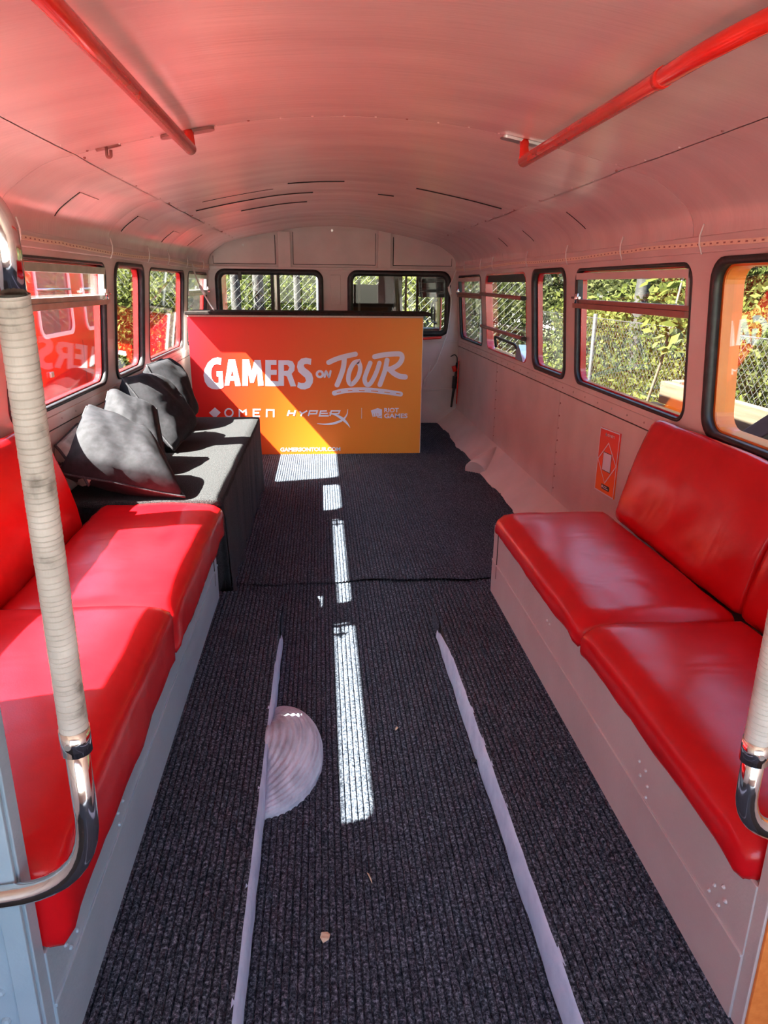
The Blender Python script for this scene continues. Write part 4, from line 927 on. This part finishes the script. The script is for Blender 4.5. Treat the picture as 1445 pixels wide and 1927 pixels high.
# ------------------------------------------------------------------ outside: ground, neighbouring bus, fences, plants
GZ = -.72
gr = struct(mesh_obj('ground', [(-60, -60, GZ), (60, -60, GZ), (60, 80, GZ), (-60, 80, GZ)], [(0, 1, 2, 3)], 'sand')); gr['label'] = 'sandy yard around the parked bus'
tag(mesh_obj('grass_verge', [(3.2, -10, GZ + .01), (30, -10, GZ + .01), (30, 40, GZ + .01), (-20, 40, GZ + .01), (-20, 12.6, GZ + .01), (3.2, 12.6, GZ + .01)], [(0, 1, 2, 3, 4, 5)], 'grass'), 'rough grass under the shrubs beyond the fence', 'grass', None, 'stuff')
nb = empty('red_bus', (-4.8, 5, GZ)); tag(nb, 'second red bus parked alongside, seen through the left windows', 'bus')
NW = [(-1.2, .4), (1.0, 2.6), (3.2, 4.8), (5.3, 6.7), (7.2, 8.7), (9.32, 10.55), (11.12, 11.86)]
for x in (-3.6, -5.95):
    V, Fc = filled([[(-2.2, -.35), (12.1, -.35), (12.1, 2.55), (-2.2, 2.55)]] + [rrect(a, b, .93, 1.82, .14) for a, b in NW], .04)
    mesh_obj('side_panel', [Vector((x + v.z, v.x, v.y)) for v in V], Fc, 'red_paint', nb)
for a, b in NW:
    f = mesh_obj('bus_window', *loop_ring(rrect(a - .02, b + .02, .91, 1.84, .15), rrect(a + .03, b - .03, .96, 1.79, .11), 0, 1, lambda y, z, d: Vector((-3.585 + d * .02, y, z))), 'foam_edge', nb)
    mesh_obj('pane', *plate_map(rrect(a + .01, b - .01, .94, 1.81, .12), 0, 1, lambda y, z, d: Vector((-3.60 + d * .004, y, z))), 'dusty_glass', f)
    tube('window_bar', [(-3.57, a, 1.50), (-3.57, b, 1.50)], .016, 'alu', f, 6)
    box('seat_top', -4.6, -4.1, (a + b) / 2 - .1, (a + b) / 2 + .1, .5, 1.28, 'net', nb, bevel=.04)
box('bus_roof', -5.97, -3.58, -2.2, 12.1, 2.55, 2.64, 'red_paint', nb, bevel=.04)
box('bus_end', -5.95, -3.6, 12.06, 12.1, -.35, 2.55, 'red_paint', nb)
box('bus_floor', -5.95, -3.6, -2.2, 12.1, -.35, -.3, 'red_paint', nb)
for z in (.80, .22): box('body_moulding', -3.58, -3.57, -2.2, 12.1, z, z + .012, 'red_paint', nb)
for y in (8.95, 10.85): box('panel_joint', -3.581, -3.577, y, y + .008, -.3, .80, 'dark_gap', nb)
for y, z in ((9.45, .47), (11.1, .43)): box('panel_latch', -3.58, -3.55, y - .06, y + .06, z - .035, z + .035, 'alu', nb, bevel=.01)
for y in (1.0, 9.9):
    tube('wheel', [(-3.75, y, GZ + .45), (-3.55, y, GZ + .45)], .45, 'rubber', nb, 24)
# grey shed seen past the far left window
sh = empty('grey_shed', (-5.4, 17.2, GZ)); tag(sh, 'pale grey board shed glimpsed through the far left window', 'shed')
for k in range(16): box('board', -7.0 + k * .2, -6.81 + k * .2, 17.0, 17.03, GZ, 2.3, 'net', sh)
box('shed_roof', -7.2, -3.6, 16.9, 18.4, 2.3, 2.42, 'grey_timber', sh)
box('shed_back', -7.0, -3.8, 18.3, 18.33, GZ, 2.3, 'net', sh)

def chain_link(name, A, B, z0, z1, pitch, label, posts, wr=.0024):
    A = Vector(A); B = Vector(B); L = (B - A).length; d = (B - A).normalized(); H_ = z1 - z0; nrm = d.cross(Vector((0, 0, 1)))
    f = empty(name, (A.x, A.y, z0)); tag(f, label, 'fence'); V = []; Fc = []
    def seg(a, b, r):
        o = len(V); t = (b - a).normalized(); n1 = nrm; n2 = t.cross(n1)
        for p in (a, b):
            for k in range(3): an = 2 * math.pi * k / 3; V.append(p + (n1 * math.cos(an) + n2 * math.sin(an)) * r)
        for k in range(3): Fc.append((o + k, o + (k + 1) % 3, o + 3 + (k + 1) % 3, o + 3 + k))
    n = int((L + H_) / pitch)
    for i in range(n):
        for sgn in (1, -1):
            s0 = i * pitch - (H_ if sgn > 0 else 0); s1 = s0 + sgn * H_; za, zb = z0, z1
            if sgn < 0: s0, s1 = i * pitch, i * pitch - H_
            a_, b_ = s0, s1; q0, q1 = 0.0, 1.0
            for lim_lo, lim_hi in ((0, L),):
                dlt = b_ - a_
                t0 = (lim_lo - a_) / dlt; t1 = (lim_hi - a_) / dlt
                q0 = max(q0, min(t0, t1)); q1 = min(q1, max(t0, t1))
            if q1 - q0 < .02: continue
            pa = A + d * (a_ + (b_ - a_) * q0); pb = A + d * (a_ + (b_ - a_) * q1)
            seg(Vector((pa.x, pa.y, z0 + H_ * q0)) + nrm * .003 * sgn, Vector((pb.x, pb.y, z0 + H_ * q1)) + nrm * .003 * sgn, wr)
    w = mesh_obj('wire_mesh', V, Fc, 'wire', f); w['kind'] = 'stuff'
    for s_ in posts: p = A + d * s_; tube('post', [(p.x, p.y, GZ), (p.x, p.y, z1 + .05)], .028, 'fence_post', f, 8)
    tube('top_wire', [(A.x, A.y, z1), (B.x, B.y, z1)], .005, 'wire', f, 6)
    return f
chain_link('chain_link_fence', (3.35, .5, 0), (3.35, 12.4, 0), GZ, 1.22, .085, 'chain-link fence running beside the bus outside the right windows', [.3, 3.1, 5.9, 8.7, 11.5])
chain_link('chain_link_fence', (-3.2, 12.5, 0), (3.3, 12.5, 0), GZ, 2.3, .13, 'taller chain-link fence ahead of the bus, seen through the bulkhead window', [.1, 3.0, 5.8], .0035)

def leaf_mesh(name, n, rad, size, seed, material, shell=.35):
    r = np.random.default_rng(seed); d = r.normal(size=(n, 3)); d /= np.linalg.norm(d, axis=1)[:, None]
    rr = (shell + (1 - shell) * r.random(n) ** .5)[:, None]
    lump = 1 + .22 * np.sin(d[:, :1] * 5 + seed) * np.cos(d[:, 1:2] * 6) + .15 * np.sin(d[:, 2:3] * 9 + seed)
    c = d * rr * lump * np.array(rad)
    t = r.normal(size=(n, 3)); t /= np.linalg.norm(t, axis=1)[:, None]; u = np.cross(t, r.normal(size=(n, 3))); u /= np.linalg.norm(u, axis=1)[:, None]
    nn = np.cross(t, u); L = (size * (.6 + .8 * r.random(n)))[:, None]
    P = np.stack([c - t * L, c + u * L * .45 - nn * L * .1, c + t * L, c - u * L * .45 - nn * L * .1], 1).reshape(-1, 3)
    me = bpy.data.meshes.new(name); me.vertices.add(4 * n); me.vertices.foreach_set('co', P.astype(np.float32).ravel())
    me.loops.add(4 * n); me.loops.foreach_set('vertex_index', np.arange(4 * n, dtype=np.int32))
    me.polygons.add(n); me.polygons.foreach_set('loop_start', np.arange(0, 4 * n, 4, dtype=np.int32)); me.update(calc_edges=True); me.validate()
    me.materials.append(M[material]); return me
SHR = [leaf_mesh('shrub_leaves_a', 13000, (1.0, 1.0, 1.0), .034, 1, 'leaf_a'), leaf_mesh('shrub_leaves_b', 11000, (1.0, 1.0, 1.0), .038, 2, 'leaf_b'), leaf_mesh('shrub_leaves_c', 12000, (1.0, 1.0, 1.0), .034, 3, 'leaf_c')]
CRN = [leaf_mesh('crown_leaves_a', 20000, (1.0, 1.0, 1.0), .024, 4, 'leaf_c', .1), leaf_mesh('crown_leaves_b', 20000, (1.0, 1.0, 1.0), .025, 5, 'leaf_a', .1)]
trunk_me = {}
def plant(name, x, y, zc, rad, me, label, cat, group, trunk, rz, tr=.05):
    e = empty(name, (x, y, GZ)); tag(e, label, cat, group)
    f = bpy.data.objects.new('foliage', me); link(f, e); f.location = (0, 0, zc - GZ); f.scale = rad if isinstance(rad, tuple) else (rad, rad, rad); f.rotation_euler = (0, 0, rz); f['kind'] = 'stuff'
    if trunk:
        h = trunk; rr = random.Random(int(x * 100 + y * 10)); pts = [(x, y, GZ)]
        for k in range(1, 6): pts.append((x + rr.uniform(-.05, .05) * k * .5, y + rr.uniform(-.05, .05) * k * .5, GZ + h * k / 5))
        tube('trunk', pts, [tr * (1 - .1 * k) for k in range(6)], 'bark', e, 9)
    return e
# right side: shrubs hard by the fence, then trees
ORD = ['first', 'second', 'third', 'fourth', 'fifth', 'sixth', 'seventh', 'eighth', 'ninth']
RS = [(4.6, 1.0, .35, 1.05, 0), (4.75, 3.0, .25, 1.15, 1), (4.55, 4.6, .15, 1.0, 0), (4.8, 6.2, .30, 1.15, 2), (4.5, 7.8, .45, 1.1, 1), (4.9, 9.4, .35, 1.2, 0), (4.6, 11.2, .45, 1.25, 1)]
for i, (x, y, z, r, k) in enumerate(RS):
    plant('shrub', x, y, z, (r, r, r * .95), SHR[k], 'leafy green shrub behind the right-hand fence, %s counting away from the camera' % ORD[i], 'shrub', 'shrubs by the right fence', .9, i * 1.3, .02)
RT = [(6.8, .0, 1.8, 2.3, 0), (7.4, 3.4, 1.9, 2.4, 1), (7.0, 6.6, 1.9, 2.4, 0), (7.6, 10.0, 2.0, 2.6, 1), (6.6, 13.2, 1.9, 2.4, 0), (10.5, 2.0, 2.6, 3.2, 1), (10.5, 7.5, 2.6, 3.4, 0), (10.2, 13.0, 2.8, 3.4, 1), (9.2, 18, 2.6, 3.4, 0)]
for i, (x, y, z, r, k) in enumerate(RT):
    plant('tree', x, y, z, (r, r, r), CRN[k], 'dense %s tree in the woods right of the bus, %s' % (('near', ORD[i] + ' from the camera') if i < 5 else ('far', 'back row, ' + ORD[i - 5] + ' from the camera')), 'tree', 'trees right of the bus', 4.0, i * .9, .14)
for x, y, r, lab in [(5.2, 8.3, .13, 'pale lichen-covered trunk framed by the narrow right window'), (4.25, 9.9, .11, 'grey trunk framed by the emergency window'), (4.1, 2.35, .07, 'slim pale trunk outside the nearest right window'), (4.4, 3.6, .13, 'dark trunk outside the nearest right window')]:
    e = empty('bare_tree', (x, y, GZ)); tag(e, lab, 'tree'); rr = random.Random(int(x * 31 + y))
    tube('trunk', [(x + rr.uniform(-.06, .06), y + rr.uniform(-.06, .06), GZ + k * .6) for k in range(10)], [r * (1 - .04 * k) for k in range(10)], 'bark', e, 10)
# a bright sapling leaning at the half-drop window
sap = empty('sapling', (2.75, 6.1, GZ)); tag(sap, 'bright yellow-green sapling right outside the half-drop right window', 'sapling')
tube('stem', [(2.60, 6.25, GZ), (2.66, 6.15, .3), (2.76, 6.02, 1.0), (2.85, 5.95, 1.9)], [.018, .015, .012, .008], 'timber', sap, 8)
f = bpy.data.objects.new('foliage', leaf_mesh('sapling_leaves', 260, (.27, .30, .50), .050, 12, 'leaf_b', .3)); link(f, sap); f.location = Vector((2.82, 5.95, 1.45)) - Vector(sap.location); f['kind'] = 'stuff'
# ahead of the bus
for i, (x, y, z, r, k) in enumerate([(-3.2, 14.2, .6, 1.4, 1), (-1.2, 14.6, .5, 1.5, 0), (.9, 14.4, .7, 1.5, 1), (2.9, 14.0, .5, 1.4, 2)]):
    plant('shrub', x, y, z, (r, r, r), SHR[k], 'yellow-green bush behind the fence ahead of the bus, %s from the left' % ORD[i], 'shrub', 'bushes ahead of the bus', 1.0, i * 1.7, .03)
for i, (x, y, z, r, k) in enumerate([(-5.0, 21, 2.4, 3.0, 1), (-1.5, 18.5, 2.2, 2.8, 0), (2.2, 18.0, 2.2, 2.8, 1), (5.6, 17.0, 2.2, 2.8, 0)]):
    plant('tree', x, y, z, (r, r, r), CRN[k], 'tree in the woods ahead of the bus, %s from the left' % ORD[i], 'tree', 'trees ahead of the bus', 4.0, i * 1.1, .14)
for x, y, r, lab in [(-1.62, 13.3, .09, 'dark trunk behind the fence, left in the bulkhead window'), (-1.25, 13.6, .10, 'mossy trunk behind the fence, centre of the left bulkhead window'), (-.55, 13.4, .06, 'thin trunk behind the fence, right in the left bulkhead window')]:
    e = empty('bare_tree', (x, y, GZ)); tag(e, lab, 'tree'); tube('trunk', [(x + .03 * math.sin(k * 1.3), y, GZ + k * .6) for k in range(9)], [r] * 9, 'bark', e, 9)
# left of the bus, past the neighbouring bus
for i, (x, y, z, r, k) in enumerate([(-4.6, 14.4, 1.0, 1.5, 1), (-6.6, 15.6, .9, 1.7, 0), (-8.6, 13.8, .9, 1.7, 1)]):
    plant('shrub', x, y, z, (r, r, r), SHR[k], 'sunlit bush beyond the end of the neighbouring red bus, %s from the right' % ORD[i], 'shrub', 'bushes past the red bus', 1.0, i * 2.1, .03)
for i, (x, y, z, r, k) in enumerate([(-9.0, 9.0, 1.2, 2.0, 1), (-9.5, 5.0, 1.0, 2.0, 0), (-10.5, 18.0, 2.0, 3.0, 1)]):
    plant('tree', x, y, z, (r, r, r * .9), CRN[k], 'tree standing behind the neighbouring red bus, %s' % ['in the middle', 'nearest the camera', 'farthest away'][i], 'tree', 'trees behind the red bus', 3.0, i * 1.9, .12)
# timber by the near right window
for k, (ya_, z_) in enumerate([(4.1, .68), (4.1, .86)]):
    tag(box('timber_plank', 2.35, 2.41, 3.2, 5.3 - k * .15, z_ - .08, z_ + .08, 'timber', None, bevel=.004), ['lower raw timber plank outside the nearest right window', 'upper raw timber plank outside the nearest right window'][k], 'plank')
tag(box('timber_post', 2.42, 2.52, 5.0, 5.12, GZ, .95, 'timber', None, bevel=.004), 'short timber post carrying the raw planks outside', 'post')
tag(box('timber_post', 2.42, 2.52, 3.3, 3.42, GZ, .95, 'timber', None, bevel=.004), 'second timber post holding the planks, nearest the camera', 'post')
bm = bmesh.new(); add_box(bm, -.07, .07, -.9, .9, -.05, .05, .006)
ob = bm_obj('grey_beam', bm, 'grey_timber', None, False, (0, 0, 0)); ob.location = (2.14, 3.60, .80); ob.rotation_euler = (math.radians(-24), 0, math.radians(-14)); tag(ob, 'weathered grey beam propped slanting against the timber planks', 'beam')
